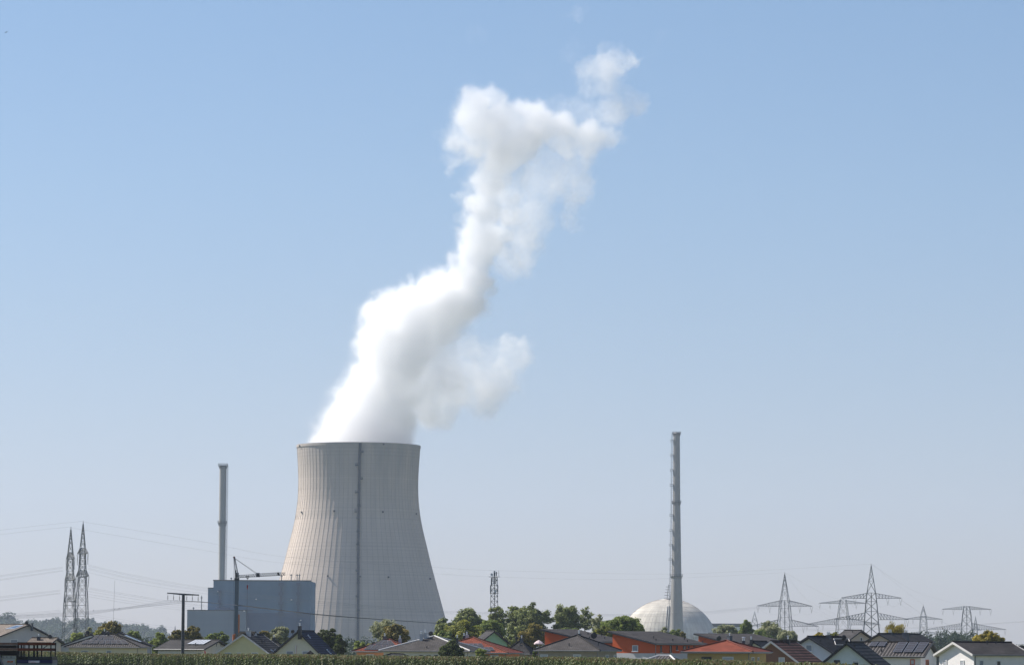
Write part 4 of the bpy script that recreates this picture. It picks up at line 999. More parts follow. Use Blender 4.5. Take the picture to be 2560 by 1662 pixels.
pylon(2178.5, 2300, 0, 1408.5, [(1600, 21), (1548, 17), (1495, 12.8), (1481, 10.6)], [(1495, 1482, 19.5), (1548, 1531, 24)], -8,
      "tallest pointed pylon of the right hand group, above the pink house", GPY, r=0.13, mat="galv_dark")
pylon(2108, 2900, 0, 1499, [(1600, 18), (1560, 14.5), (1507, 8.5), (1498, 7)], [(1508, 1500, 20), (1561, 1544, 31)], 6,
      "flat topped pylon standing between the two big pointed pylons", GPY, r=0.13, spike=False)
pylon(2308.5, 3300, 0, 1511, [(1600, 10), (1547, 7.5), (1539, 6.5)], [(1547.5, 1540, 18), (1585, 1578, 22)], 4,
      "slim pointed pylon left of the far flat topped one", GPY, r=0.13)
pylon(2417, 2900, 0, 1514, [(1610, 17), (1575, 14), (1523, 9), (1514, 6)], [(1523, 1514.5, 20), (1573, 1557, 32)], -3,
      "flat topped pylon with very wide lower arm at far right", GPY, r=0.12, spike=False, mat="galv_dark")
pylon(1886.5, 4200, 0, 1526, [(1600, 11), (1557, 7.5), (1545, 4.5)], [], 0, "small distant lattice tower tip above the willows", GPY, r=0.14, ins=False)
pylon(2439, 4200, 0, 1539, [(1600, 5), (1565, 4)], [(1575, 1570, 7)], 0, "small distant pylon tip just right of the far right pylon", GPY, r=0.14, ins=False)
pylon(438, 4000, 0, 1562, [(1600, 4), (1580, 2.2)], [(1580, 1577, 5), (1590, 1587, 7)], 0, "tiny distant pylon on the horizon left of the grey annex", GPY, r=0.12, ins=False)

GL = "overhead power cables"
def bundle(lines, r, label):
    for pts in lines: cable(pts, r, label, GL)
bundle([[(204.5, 1302.5, 1500), (100, 1313, 1500), (-60, 1332, 1480)], [(173, 1316.5, 1500), (90, 1325, 1500), (-60, 1343, 1480)]], 0.05, "thin earth cable running left from the peaks of the left pylons")
bundle([[(210, 1304, 1500), (500, 1352, 1800), (720, 1392, 2000), (1085, 1417, 2150), (1235, 1425, 2200), (1640, 1434, 2280), (1860, 1427, 2290), (2178, 1409, 2300)],
        [(174, 1318, 1500), (500, 1373, 1800), (720, 1408, 2000), (1085, 1433, 2150), (1235, 1441, 2200), (1450, 1447, 2300), (1640, 1446, 2380), (1860, 1436, 2440), (1962, 1430, 2450)]], 0.06, "long thin earth cable sagging between the left and right pylons")
bundle([[(157, 1417 + d, 1500), (80, 1427 + d * 1.1, 1500), (-60, 1446 + d * 1.3, 1480)] for d in (0, 2.5, 8, 10)] +
       [[(151, 1474 + d, 1500), (80, 1482 + d * 1.1, 1500), (-60, 1497 + d * 1.3, 1480)] for d in (0, 2.5, 7, 9)] +
       [[(153, 1524 + d, 1500), (80, 1530 + d * 1.1, 1500), (-60, 1538 + d * 1.3, 1480)] for d in (0, 3, 6)], 0.055, "power cable running left off the left pylons")
bundle([[(220, 1411 + d, 1500), (340, 1438 + d, 1620), (500, 1466 + d * .8, 1800), (700, 1492 + d * .6, 2000), (1000, 1519 + d * .4, 2130), (1150, 1528 + d * .35, 2200), (1474, 1534 + d * .3, 2300), (1640, 1533 + d * .3, 2330), (1758, 1528 + d * .35, 2350), (1890, 1516 + d * .35, 2420), (1944, 1512 + d * .35, 2450)] for d in (0, 3, 8, 11, 19)] +
       [[(219, 1468 + d, 1500), (340, 1488 + d, 1620), (454, 1506 + d * .8, 1760), (560, 1517 + d * .6, 1900), (700, 1530 + d * .4, 2000), (900, 1545 + d * .3, 2100)] for d in (0, 3, 9, 16, 22)] +
       [[(218, 1533 + d, 1500), (340, 1554 + d, 1620), (440, 1570 + d, 1760)] for d in (0, 5)], 0.055, "power cable sagging from the left pylons towards the cooling tower")
bundle([[(419 + 15.5 * i, 1499.5 + i * 0.5, 590 + i * 0.2), (330, 1515 + i, 580), (218, 1527 + i * 1.6, 570), (71, 1536 + i * 1.6, 560), (-60, 1540 + i * 1.6, 550)] for i in range(0, 6)] , 0.022, "medium voltage wire running left from the wooden pole")
bundle([[(419 + 15.5 * i, 1499.5 + i * 0.5, 590 + i * 0.2), (600, 1512 + i * 0.3, 620), (775, 1532 + i * 0.4, 670), (900, 1543 + i * 0.3, 700), (1102, 1557 + i * 0.2, 800), (1170, 1560 + i * .2, 840)] for i in range(0, 6)], 0.032, "medium voltage wire running right from the wooden pole")
bundle([[(1963, 1431, 2450), (2020, 1500, 2700), (2095, 1536, 2900)], [(1964, 1431, 2450), (2060, 1484, 2700), (2105, 1499, 2900)],
        [(2179, 1410, 2300), (2250, 1466, 2700), (2308, 1511, 3300)], [(2180, 1410, 2300), (2290, 1478, 2600), (2416, 1515, 2900)]], 0.06, "earth cable dropping from a peak to a farther pylon")
bundle([[(2036, 1518, 2450), (2070, 1537, 2700), (2100, 1552, 2900)], [(2020, 1519, 2450), (2060, 1540, 2700), (2090, 1556, 2900)], [(2008, 1568, 2450), (2040, 1575, 2700), (2075, 1580, 3000)],
        [(2254, 1500, 2300), (2284, 1520, 2800), (2308, 1539, 3300)], [(2242, 1503, 2300), (2275, 1528, 2800), (2300, 1547, 3300)], [(2266, 1553, 2300), (2300, 1566, 2800), (2330, 1575, 3000)],
        [(2255, 1500, 2300), (2310, 1535, 2500), (2360, 1556, 2700), (2400, 1572, 2900)], [(2308, 1541, 3300), (2350, 1553, 3100), (2400, 1565, 2900)],
        [(1895, 1516, 2450), (1915, 1532, 2420), (1950, 1534, 2440)], [(2104, 1501, 2900), (2140, 1512, 2700), (2170, 1497, 2300)]], 0.06, "power cable hanging between the right hand pylons")
bundle([[(1940, 1577, 2450), (2110, 1574, 2700), (2290, 1569.5, 2900), (2451, 1560.5, 2500), (2620, 1550, 2300)], [(1940, 1573, 2450), (2110, 1570, 2700), (2290, 1567.5, 2900), (2451, 1559, 2500), (2620, 1548, 2300)]], 0.09, "long cable passing right across the far right pylon and out of frame")
bundle([[(2190, 1502, 2300), (2197, 1514, 2295), (2206, 1516, 2290), (2214, 1513, 2295), (2221, 1503, 2300)], [(2218, 1502, 2300), (2226, 1513, 2295), (2235, 1515, 2290), (2243, 1512, 2295), (2250, 1502, 2300)],
        [(2128, 1510, 2900), (2135, 1517, 2890), (2142, 1517, 2890), (2150, 1510, 2900)], [(1977, 1531, 2450), (1985, 1536, 2445), (1994, 1534, 2445), (2002, 1525, 2450)], [(2008, 1531, 2450), (2016, 1536, 2445), (2024, 1534, 2445), (2031, 1525, 2450)]], 0.07, "looped jumper cable hanging under a pylon arm")

# wooden medium-voltage pole
D = 590.0; s = D / F; c = P(456.5, 1633, D); zb = ground_z(c.x, D)
mp = empty("utility_pole", (c.x, D, zb), label="dark wooden utility pole with one T shaped cross arm in front of the bungalow", cat="utility pole")
zt = P(458, 1486, D).z - zb; xt = P(458.5, 1486, D).x - c.x
b = MB(); b.bar((0, 0, -0.2), (xt, 0, zt), 4.6 * s, 14, r2=3.7 * s, cap=True); b.build("pole", M("pole_wood", (0.055, 0.06, 0.068), rough=0.85, var=0.3, scale=1.5), mp)
b = MB(); xl_, xr_ = P(418, 1482, D).x - c.x, P(497.5, 1486, D).x - c.x; zl_, zr_ = P(418, 1481.5, D).z - zb, P(497, 1486.5, D).z - zb
mid = Vector((xt, 0, (zl_ + zr_) / 2)); h0, h1 = 3.2 * s, 1.3 * s
for (x, z) in ((xl_, zl_), (xr_, zr_)):
    q = [Vector((x, -0.08, z - h1)), Vector((mid.x, -0.1, mid.z - h0)), Vector((mid.x, -0.1, mid.z + h1)), Vector((x, -0.08, z + h1))]
    q2 = [p + Vector((0, 0.18, 0)) for p in q]; b.poly(q); b.poly(q2[::-1])
    for i in range(4): b.poly([q[i], q2[i], q2[(i + 1) % 4], q[(i + 1) % 4]])
b.build("cross_arm", M("galv_dark"), mp)
for i, x in enumerate((419.5, 434, 449, 467, 481, 495.5)):
    X = P(x, 1490, D).x - c.x; Zt = P(x, 1484 + i * .7, D).z - zb; Zb = P(x, 1499.5 + i * .5, D).z - zb
    b = MB(); b.bar((X, 0, Zt), (X, 0, Zb), 0.03, 6)
    for k in range(6): z = lerp(Zt, Zb, 0.35 + k * 0.09); b.bar((X, 0, z), (X, 0, z - 0.05), 0.075, 8, cap=True)
    b.build("insulator", M("cable_grey"), mp)
# birds
def bird(px, py, D, span, label, grp=None, flying=False):
    b = MB(); o = P(px, py, D); L = span
    if flying:
        b.slab([(-L * .5, 0, -.25 * L), (-L * .1, .05, 0), (-L * .05, .2 * L, 0)], .01, Vector((0, 0, 1))); b.slab([(L * .5, 0, .35 * L), (L * .1, .05, 0), (L * .05, .2 * L, 0)], .01, Vector((0, 0, 1)))
    body = [(0.0, -L * .28), (L * .07, -L * .2), (L * .11, -L * .03), (L * .1, L * .1), (L * .06, L * .19), (0.0, L * .25)]
    k = len(b.v); b.lathe(body, 10); rot = Matrix.Rotation(R(75 if flying else 25), 3, 'Y')
    b.v = b.v[:k] + [tuple(rot @ Vector(v)) for v in b.v[k:]]
    b.box(rot @ Vector((0, 0, -L * .32)), (L * .08, L * .1, L * .16), rot=rot)
    ob = b.build("bird", M("bird_black", (0.02, 0.02, 0.022)), loc=o); setp(ob, label, "bird", grp)
bird(16, 81, 260, 0.28, "small dark bird flying in the top left corner of the sky", flying=True)
bird(234, 1524.5, 571, 0.36, "leftmost of three birds perched on the wires right of the pylon pair")
bird(287, 1521.5, 574, 0.33, "middle of three birds perched on the wires right of the pylon pair")
bird(298, 1520, 575, 0.38, "rightmost of three birds perched on the wires right of the pylon pair")
a0, a1 = P(279, 1620, 655), P(287, 1450, 655); a0.z = ZV
b = MB(); b.bar((0, 0, 0), a1 - a0, 0.028, 6, r2=0.018, cap=True); ob = b.build("antenna_mast", M("galv"), loc=a0); setp(ob, "very thin slightly leaning mast above the solar bungalow", "mast")

# crane
D = 640.0; s = D / F; c = P(590, 1600, D); zb = ZV
cr = empty("tower_crane", (c.x, D, zb), label="small dark construction crane with a raised peak and short horizontal jib", cat="crane")
L_ = lambda x, y, dy=0.0: P(x, y, D) - Vector((c.x, D, zb)) + Vector((0, dy, 0))
b = MB(); b.b2((-0.34, -0.34, 0), (0.34, 0.34, L_(590, 1500).z)); b.b2((-0.31, -0.31, L_(590, 1500).z), (0.4, 0.31, L_(593, 1449).z)); b.build("mast", M("crane_grey", (0.10, 0.135, 0.165), rough=0.6), cr)
b = MB(); b.b2((-0.42, -0.42, L_(593, 1450).z), (0.45, 0.42, L_(593, 1444).z)); b.bar(L_(590, 1446), L_(588.5, 1425), 0.16, 6); b.box(L_(592, 1437), (0.7, 0.6, 0.9)); b.build("slewing_head", M("dark_steel"), cr)
b = MB()
for dy in (-0.35, 0.35):
    b.bar(L_(585, 1393, dy * .3), L_(589.5, 1444, dy), 0.085, 6); b.bar(L_(587, 1394, dy * .3), L_(596.5, 1444, dy), 0.085, 6)
b.bar(L_(585, 1393, -.15), L_(585, 1393, .15), .16, 8, cap=True)
for y in (1410, 1425, 1435): b.bar(L_(587, y, -.3), L_(592, y, -.3), .05, 4)
b.build("tower_peak", M("crane_light", (0.30, 0.30, 0.30)), cr)
b = MB(); b.bar(L_(585.5, 1393, -.15), L_(585.5, 1393, .15), .2, 10, cap=True); b.build("peak_pulley", M("crane_red", (0.35, 0.04, 0.03)), cr)
b = MB(); b.tube([L_(587.5, 1396, -.2), L_(619, 1418, -.25), L_(637, 1431, -.3), L_(641, 1432, -.3)], 0.035, 4); b.tube([L_(588, 1395, .2), L_(620, 1417, .25), L_(642, 1432, .3)], 0.035, 4); b.build("tie_rope", M("dark_steel"), cr)
b = MB()
n = 26; J0, J1 = L_(596, 1441), L_(713, 1434.5)
def jp(t, up, dy): 
    h = 0.28 if not (0.33 < t < 0.92) else 0.36
    p = J0.lerp(J1, t); return p + Vector((0, dy * 0.35 * (1 - 0.3 * t), (h if up else -0.16)))
for i in range(n):
    t0, t1 = i / n, (i + 1) / n
    for dy in (-1, 1):
        b.bar(jp(t0, 0, dy), jp(t1, 0, dy), .05, 4); b.bar(jp(t0, 0, dy), jp((t0 + t1) / 2, 1, 0), .035, 3); b.bar(jp((t0 + t1) / 2, 1, 0), jp(t1, 0, dy), .035, 3)
    b.bar(jp(t0, 1, 0), jp(t1, 1, 0), .05, 4); b.bar(jp(t0, 0, -1), jp(t0, 0, 1), .03, 3)
b.build("jib", M("galv_dark"), cr)
b = MB(); b.box(L_(645, 1436.5), (0.6, 0.8, 0.75)); b.box(L_(696, 1434.5), (0.35, 0.7, 0.5)); b.bar(L_(695, 1429), L_(695, 1434), .03, 4); b.build("jib_joint", M("dark_steel"), cr)
b = MB(); b.box(L_(619, 1441), (0.7, 0.75, 0.22)); b.box(L_(619, 1445.5), (0.28, 0.3, 0.22)); b.bar(L_(616.5, 1442, -.3), L_(617.5, 1446, 0), .04, 4); b.bar(L_(621.5, 1442, -.3), L_(620.5, 1446, 0), .04, 4); b.build("trolley", M("dark_steel"), cr)
b = MB(); b.bar(L_(618.7, 1446), L_(618.4, 1462), .012, 4); b.bar(L_(618.3, 1470), L_(617.6, 1530), .035, 4); b.build("hoist_rope", M("dark_steel"), cr)
b = MB(); b.box(L_(618.4, 1465), (0.2, 0.2, 0.5)); b.bar(L_(618.4, 1468), L_(618.4, 1472), .07, 6, cap=True); b.build("hook_block", M("crane_red"), cr)
b = MB(); b.bar(L_(584, 1395), L_(584, 1592), .02, 4); b.build("backstay_rope", M("dark_steel"), cr)
for x0, y0, x1, y1, w in ((598, 1535, 597.5, 1600, .13), (584, 1585, 583.5, 1605, .15), (588, 1583, 586.5, 1600, .08), (597, 1585, 596, 1606, .2)):
    b = MB(); b.bar(L_(x0, y0, -.42), L_(x1, y1, -.42), w, 6, cap=True); b.build("orange_strut", M("crane_orange", (0.50, 0.16, 0.06)), cr)
b = MB(); b.b2((-1.6, -1.6, 0.2), (1.9, 1.6, 1.2)); 
for sx in (-1, 1):
    for sy in (-1, 1): b.bar((sx * 1.2, sy * 1.2, .5), (sx * 2.3, sy * 2.3, 0.05), .14, 6); 
b.build("undercarriage", M("crane_orange"), cr)

# telecom mast
D = 1500.0; s = D / F; c = P(1235, 1600, D)
tm = empty("telecom_mast", (c.x, D, GP), label="lattice telecom mast with antennas and round platform behind the trees", cat="mast")
Z = lambda y: P(1235, y, D).z - GP
b = MB(); lattice_body(b, [(0, 2.6), (Z(1540), 1.55), (Z(1484), 1.45), (Z(1443), 1.3)], 0.09, k=0.8); 
for a in range(2): b.bar((0.15 * a, 0, 0), (0.15 * a, 0, Z(1430)), .12, 4)
b.build("lattice_body", M("galv_dark"), tm)
b = MB(); b.lathe([(0.6, Z(1441.5)), (2.5, Z(1441.5)), (2.5, Z(1440.5)), (0.6, Z(1440.5))], 20, closed=True); b.build("platform", M("dark_steel"), tm)
b = MB(); b.lathe([(1.3, Z(1483)), (1.9, Z(1483)), (1.9, Z(1482)), (1.3, Z(1482))], 20, closed=True); b.lathe([(1.3, Z(1471)), (1.75, Z(1471)), (1.75, Z(1470.4)), (1.3, Z(1470.4))], 20, closed=True); b.build("platform", M("dark_steel"), tm)
for x, y0, y1, r_, dy in ((1225.3, 1462, 1482, .22, -.5), (1244, 1462, 1481, .22, -.5), (1227, 1472, 1480, .25, -1.5), (1230, 1433, 1439, .25, -.8), (1234, 1429, 1439, .2, 0), (1236.5, 1426, 1439, .22, -.3), (1240, 1428, 1439, .3, .4), (1246, 1425, 1439, .1, 0), (1229, 1445, 1460, .25, -1.2), (1239, 1446, 1458, .28, -1.2), (1234, 1450, 1460, .3, -1.3), (1238, 1475, 1483, .4, -1.4)):
    b = MB(); X = (x - 1235) * s; b.box((X, dy, (Z(y0) + Z(y1)) / 2), (r_ * 1.4, r_, Z(y0) - Z(y1))); b.bar((X, dy, Z((y0 + y1) / 2)), (0, 0, Z((y0 + y1) / 2)), .05, 4); b.build("antenna_panel", M("galv" if x != 1235 else "shutter_white"), tm)
for x, y, r_ in ((1228.5, 1435.5, .55), (1238, 1477, .6), (1235, 1428, .35)):
    b = MB(); b.bar(((x - 1235) * s, -1.7, Z(y)), ((x - 1235) * s, -1.4, Z(y)), r_, 14, cap=True); b.build("dish", M("shutter_white"), tm)
# ================================================================== TREES, WOODS, CORN
import numpy as np
def leafmat(name, dark, light, trans=0.45, rough=0.6):
    m = bpy.data.materials.new(name); m.use_nodes = True; nt = m.node_tree; N, L = nt.nodes, nt.links
    b = N["Principled BSDF"]; at = N.new("ShaderNodeAttribute"); at.attribute_name = "tint"
    mx = N.new("ShaderNodeMix"); mx.data_type = 'RGBA'; mx.inputs[6].default_value = (*dark, 1); mx.inputs[7].default_value = (*light, 1)
    L.new(at.outputs["Fac"], mx.inputs[0]); L.new(mx.outputs[2], b.inputs["Base Color"])
    b.inputs["Roughness"].default_value = rough; b.inputs["Specular IOR Level"].default_value = 0.25
    t = N.new("ShaderNodeBsdfTranslucent"); L.new(mx.outputs[2], t.inputs[0])
    ms = N.new("ShaderNodeMixShader"); ms.inputs[0].default_value = trans
    L.new(b.outputs[0], ms.inputs[1]); L.new(t.outputs[0], ms.inputs[2]); L.new(ms.outputs[0], N["Material Output"].inputs[0])
    return m
LF = {
 'green': leafmat("leaves_green", (0.081, 0.120, 0.026), (0.306, 0.365, 0.102)),
 'bright': leafmat("leaves_bright", (0.138, 0.197, 0.035), (0.376, 0.408, 0.118)),
 'dark': leafmat("leaves_dark", (0.034, 0.049, 0.015), (0.156, 0.193, 0.054)),
 'brown': leafmat("leaves_brownish", (0.066, 0.081, 0.021), (0.407, 0.316, 0.090)),
 'poplar': leafmat("leaves_poplar", (0.069, 0.099, 0.031), (0.380, 0.412, 0.155)),
 'willow': leafmat("leaves_willow", (0.138, 0.165, 0.071), (0.509, 0.505, 0.297)),
 'yellow': leafmat("leaves_yellow", (0.148, 0.128, 0.019), (0.556, 0.451, 0.082)),
 'olive': leafmat("leaves_olive", (0.105, 0.131, 0.021), (0.354, 0.348, 0.069)),
 'far': leafmat("leaves_far", (0.016, 0.034, 0.018), (0.062, 0.09, 0.045)),
}
M("bark", (0.07, 0.058, 0.045), rough=0.95, var=0.3, scale=2)
def quads_obj(name, V, tint, mat, parent=None, loc=None):
    """V: (n,4,3) array of quads"""
    n = len(V); me = bpy.data.meshes.new(name)
    me.vertices.add(n * 4); me.vertices.foreach_set("co", V.reshape(-1).astype(np.float32))
    me.loops.add(n * 4); me.loops.foreach_set("vertex_index", np.arange(n * 4, dtype=np.int32))
    me.polygons.add(n); me.polygons.foreach_set("loop_start", np.arange(0, n * 4, 4, dtype=np.int32)); me.polygons.foreach_set("loop_total", np.full(n, 4, dtype=np.int32))
    at = me.attributes.new("tint", 'FLOAT', 'FACE'); at.data.foreach_set("value", np.clip(tint, 0, 1).astype(np.float32))
    me.materials.append(mat); me.update(calc_edges=True)
    o = bpy.data.objects.new(name, me); scene.collection.objects.link(o)
    if parent: o.parent = parent
    if loc is not None: o.location = loc
    return o
def leaves(rng, centers, rad, per, size, ctint, flat=0.75, droop=0.0, up=0.35):
    """leaf quads round clump centres"""
    n = len(centers) * per
    c = np.repeat(centers, per, 0); r = np.repeat(rad, per)[:, None]
    d = rng.normal(size=(n, 3)); d /= np.linalg.norm(d, axis=1)[:, None]
    rr = rng.random((n, 1)) ** 0.45
    off = d * rr * r; off[:, 2] *= flat
    if droop: off[:, 2] -= droop * np.abs(rng.random(n)) * r[:, 0]
    p = c + off
    nrm = d * 0.8 + rng.normal(size=(n, 3)) * 0.6; nrm[:, 2] += up; nrm /= np.linalg.norm(nrm, axis=1)[:, None]
    a = np.cross(nrm, rng.normal(size=(n, 3))); a /= np.linalg.norm(a, axis=1)[:, None]; b = np.cross(nrm, a)
    s = size * (0.6 + 0.8 * rng.random((n, 1)))
    if droop: a = a * 0.4 + np.array([[0, 0, -0.9]]); b = b * 0.35
    q = np.stack([p - a * s * 0.5, p + b * s * 0.3, p + a * s * 0.5, p - b * s * 0.3], 1)
    t = np.repeat(ctint, per) + rng.normal(size=n) * 0.22
    return q, t
_tn = [0]
def tree(label, px, yt, yb, rx, D, kind, nc=70, per=110, size=0.42, gap=0.0, crad=0.23, group=None, name="tree", lobes=None, cat="tree", trunk=True, droop=0.0, seed=None, ztop_pow=1.0):
    """crown spans photo px-rx..px+rx and yt..yb at depth D"""
    _tn[0] += 1; rng = np.random.default_rng(seed or (_tn[0] * 77 + 5)); s = D / F
    c = P(px, (yt + yb) / 2, D); zb = ground_z(c.x, D)
    root = empty(name, (c.x, D, zb), label=label, cat=cat, group=group)
    R_ = rx * s; H = (yb - yt) * s / 2; cz = c.z - zb
    cen = []
    ph = rng.random(3) * 6.28
    while len(cen) < nc:
        d = rng.normal(size=3); d /= np.linalg.norm(d)
        az = math.atan2(d[1], d[0])
        bump = 1 + 0.16 * math.sin(2.3 * az + ph[0]) * math.cos(3 * d[2] + ph[1]) + 0.10 * math.sin(5 * az + ph[2] + 4 * d[2])
        r = (rng.random() ** (0.42 if gap < 0.3 else 0.6)) * bump * (1 - crad * 0.85)
        if gap and noise.noise(Vector(d * 1.9 + ph)) > 0.32 - gap * 0.5 and r > 0.35: 
            if rng.random() < 0.8: continue
        zz = d[2] * r
        taper = 1.0 - 0.25 * max(0, zz) * ztop_pow
        cen.append((d[0] * r * R_ * taper, d[1] * r * R_ * 0.9 * taper, cz + zz * H))
    cen = np.array(cen); k = crad * min(R_, H * 1.2) * (0.75 + 0.6 * rng.random(nc))
    ct = 0.45 + rng.normal(size=nc) * 0.2 + 0.0
    q, t = leaves(rng, cen, k, per, size, ct, droop=droop)
    quads_obj("crown", q, t, LF[kind], root)
    if trunk:
        b = MB(); tr = max(0.16, R_ * 0.07); z1 = cz - H * 0.35
        b.bar((0, 0, -0.2), (0, 0, max(z1, 0.5)), tr, 8, r2=tr * 0.65)
        b.bar((0, 0, max(z1, 0.5)), (0.1, 0, cz + H * 0.45), tr * 0.65, 6, r2=tr * 0.2)
        for i in rng.choice(nc, size=min(nc, 16 if gap < 0.3 else 30), replace=False):
            p = cen[i]; st = Vector((0, 0, lerp(z1, p[2], 0.35))); md = st.lerp(Vector(p), 0.55) + Vector((0, 0, H * 0.05))
            b.bar(st, md, tr * 0.3, 5, r2=tr * 0.2); b.bar(md, p, tr * 0.2, 4, r2=tr * 0.06)
        b.build("trunk", M("bark"), root)
    return root
GT = "trees around the village"
def T(label, px, yt, yb, rx, *a, **k):
    a = list(a)
    if len(a) > 2: a[2] = int(a[2] * 1.35)
    return tree(label, px, yt - 1, yb + 3, rx * 1.13, *a, group=GT, **k)
T("small light green tree left of the dark chestnut, behind the solar bungalow", 196, 1578, 1612, 22, 700, 'bright', 40, 90, 0.35)
T("thin wispy bush crown beside the dish on the brown roof", 222, 1564, 1590, 12, 705, 'willow', 16, 60, 0.3, gap=.4)
T("dark brown green chestnut tree behind the solar bungalow", 276, 1552, 1600, 28, 715, 'brown', 70, 130, 0.5)
T("smaller olive tree just left of the dark chestnut tree", 252, 1568, 1600, 18, 700, 'olive', 35, 90, 0.4)
T("mid green rounded tree right of the dark chestnut tree", 334, 1576, 1610, 24, 710, 'green', 45, 90, 0.4)
T("light green egg shaped tree between the two left bungalows", 398, 1575, 1642, 23, 690, 'bright', 60, 110, 0.38)
T("brown tinged small tree just left of the utility pole", 442, 1574, 1608, 22, 705, 'brown', 40, 100, 0.42)
T("brown and green tree just right of the utility pole", 480, 1562, 1612, 23, 715, 'brown', 50, 120, 0.42)
T("low green bushy tree behind the pale solar roof", 530, 1580, 1612, 19, 700, 'green', 36, 90, 0.38)
T("green tree left of the crane foot", 556, 1579, 1612, 19, 710, 'green', 36, 90, 0.38)
T("small brownish tree between the dormer and the blue building", 662, 1571, 1600, 14, 700, 'brown', 28, 90, 0.36)
T("soft grey green tree behind the brown roofed house", 698, 1565, 1610, 27, 730, 'willow', 55, 100, 0.4)
T("dark round tree beside the navy roofed house", 822, 1567, 1650, 32, 600, 'dark', 90, 150, 0.42)
T("small dark tree leaning right of the dark round tree", 852, 1588, 1650, 18, 596, 'dark', 36, 120, 0.38)
T("pale green low shrub at the foot of the cooling tower", 900, 1596, 1640, 17, 640, 'bright', 30, 90, 0.34)
T("light green low bush behind the orange bungalow", 930, 1600, 1640, 22, 645, 'olive', 30, 90, 0.36)
T("feathery light green birch in front of the cooling tower", 962, 1541, 1612, 34, 680, 'willow', 46, 80, 0.34, gap=.25)
T("dark brown green tree in front of the cooling tower birch", 990, 1559, 1614, 36, 660, 'brown', 90, 130, 0.42)
T("green tree at the left end of the tall tree group", 1112, 1543, 1612, 30, 800, 'poplar', 60, 110, 0.48, gap=.1)
T("tall dark green tree left of the telecom mast", 1172, 1513, 1600, 40, 840, 'poplar', 90, 130, 0.5, gap=.1)
T("broad olive green tree in front of the tall tree group", 1160, 1552, 1625, 54, 700, 'olive', 120, 140, 0.45)
T("low green tree behind the steel flues", 1108, 1575, 1620, 32, 690, 'green', 50, 110, 0.42)
T("loose green tree right in front of the telecom mast", 1238, 1511, 1600, 28, 850, 'poplar', 46, 100, 0.5, gap=.25)
T("mid green tree above the mint green house", 1222, 1545, 1610, 42, 720, 'green', 80, 120, 0.45)
T("tall loose tree between telecom mast and the tallest tree", 1290, 1504, 1610, 38, 860, 'poplar', 80, 105, 0.5, gap=.3)
T("tallest airy tree with sky gaps above the first red house", 1338, 1500, 1612, 40, 850, 'poplar', 100, 105, 0.5, gap=.25)
T("dark brownish tree low in front of the tallest tree", 1332, 1558, 1620, 34, 680, 'brown', 70, 120, 0.42)
T("small dark bush beside the brown grey hip roof", 1275, 1585, 1625, 26, 690, 'poplar', 40, 100, 0.4)
T("rounded airy tree standing alone against the sky", 1418, 1502, 1588, 36, 850, 'poplar', 90, 105, 0.48, gap=.25)
T("thin sparse tree with bare twigs right of the lone airy tree", 1462, 1514, 1590, 26, 855, 'poplar', 34, 60, 0.42, gap=.6)
T("sparse grey green tree behind the walnut tree", 1496, 1537, 1592, 26, 840, 'willow', 40, 80, 0.42, gap=.4)
T("low green hedge tree behind the first red roof", 1425, 1566, 1600, 46, 760, 'green', 50, 90, 0.4)
T("broad dense green walnut tree left of the dome", 1556, 1534, 1600, 54, 700, 'green', 150, 150, 0.42)
T("lower green part of tree reaching left below the walnut", 1510, 1565, 1600, 30, 690, 'olive', 50, 110, 0.42)
T("small grey green tree in front of the chimney foot, left one", 1662, 1568, 1600, 15, 900, 'willow', 26, 80, 0.42)
T("small grey green tree in front of the chimney foot, right one", 1688, 1567, 1600, 17, 900, 'green', 30, 80, 0.45)
T("tiny dark bush right of the chimney foot", 1705, 1573, 1600, 10, 880, 'brown', 16, 70, 0.4)
T("low silvery willow right of the dome", 1815, 1557, 1605, 34, 1000, 'willow', 60, 110, 0.5)
T("narrow bright green tree among the willows", 1866, 1540, 1605, 20, 950, 'green', 60, 120, 0.5, ztop_pow=2.2)
T("large round silvery willow behind the grey long roof", 1925, 1551, 1612, 36, 960, 'willow', 90, 130, 0.5)
T("dark low tree between the narrow tree and the big willow", 1900, 1572, 1612, 30, 940, 'green', 50, 100, 0.5)
T("smaller silvery willow right of the big round willow", 1968, 1573, 1618, 30, 930, 'willow', 70, 120, 0.46)
T("small yellow brown bush left of the grey chimney block", 2048, 1579, 1600, 16, 700, 'yellow', 26, 80, 0.36)
T("small yellow green bush right of the grey chimney block", 2088, 1577, 1602, 20, 705, 'olive', 30, 90, 0.36)
T("weeping yellow green tree behind the pinkish house", 2240, 1553, 1610, 37, 720, 'yellow', 60, 110, 0.4, droop=0.5)
T("bright yellow tree behind the white house at right", 2474, 1577, 1625, 40, 640, 'yellow', 80, 120, 0.38)
T("dark nearly black bush in front of the slate roofed house", 1128, 1602, 1660, 30, 524, 'dark', 80, 150, 0.36, seed=4)
T("light green sapling at the corn edge before the red roofed house", 1204, 1619, 1655, 20, 520, 'bright', 26, 80, 0.3, gap=.2)
T("small green shrub between taupe bungalow and its neighbour", 1338, 1624, 1650, 7, 512, 'green', 12, 80, 0.3)
T("dark cypress tips behind the pink house roof", 2116, 1573, 1600, 16, 720, 'dark', 22, 80, 0.36, ztop_pow=2)
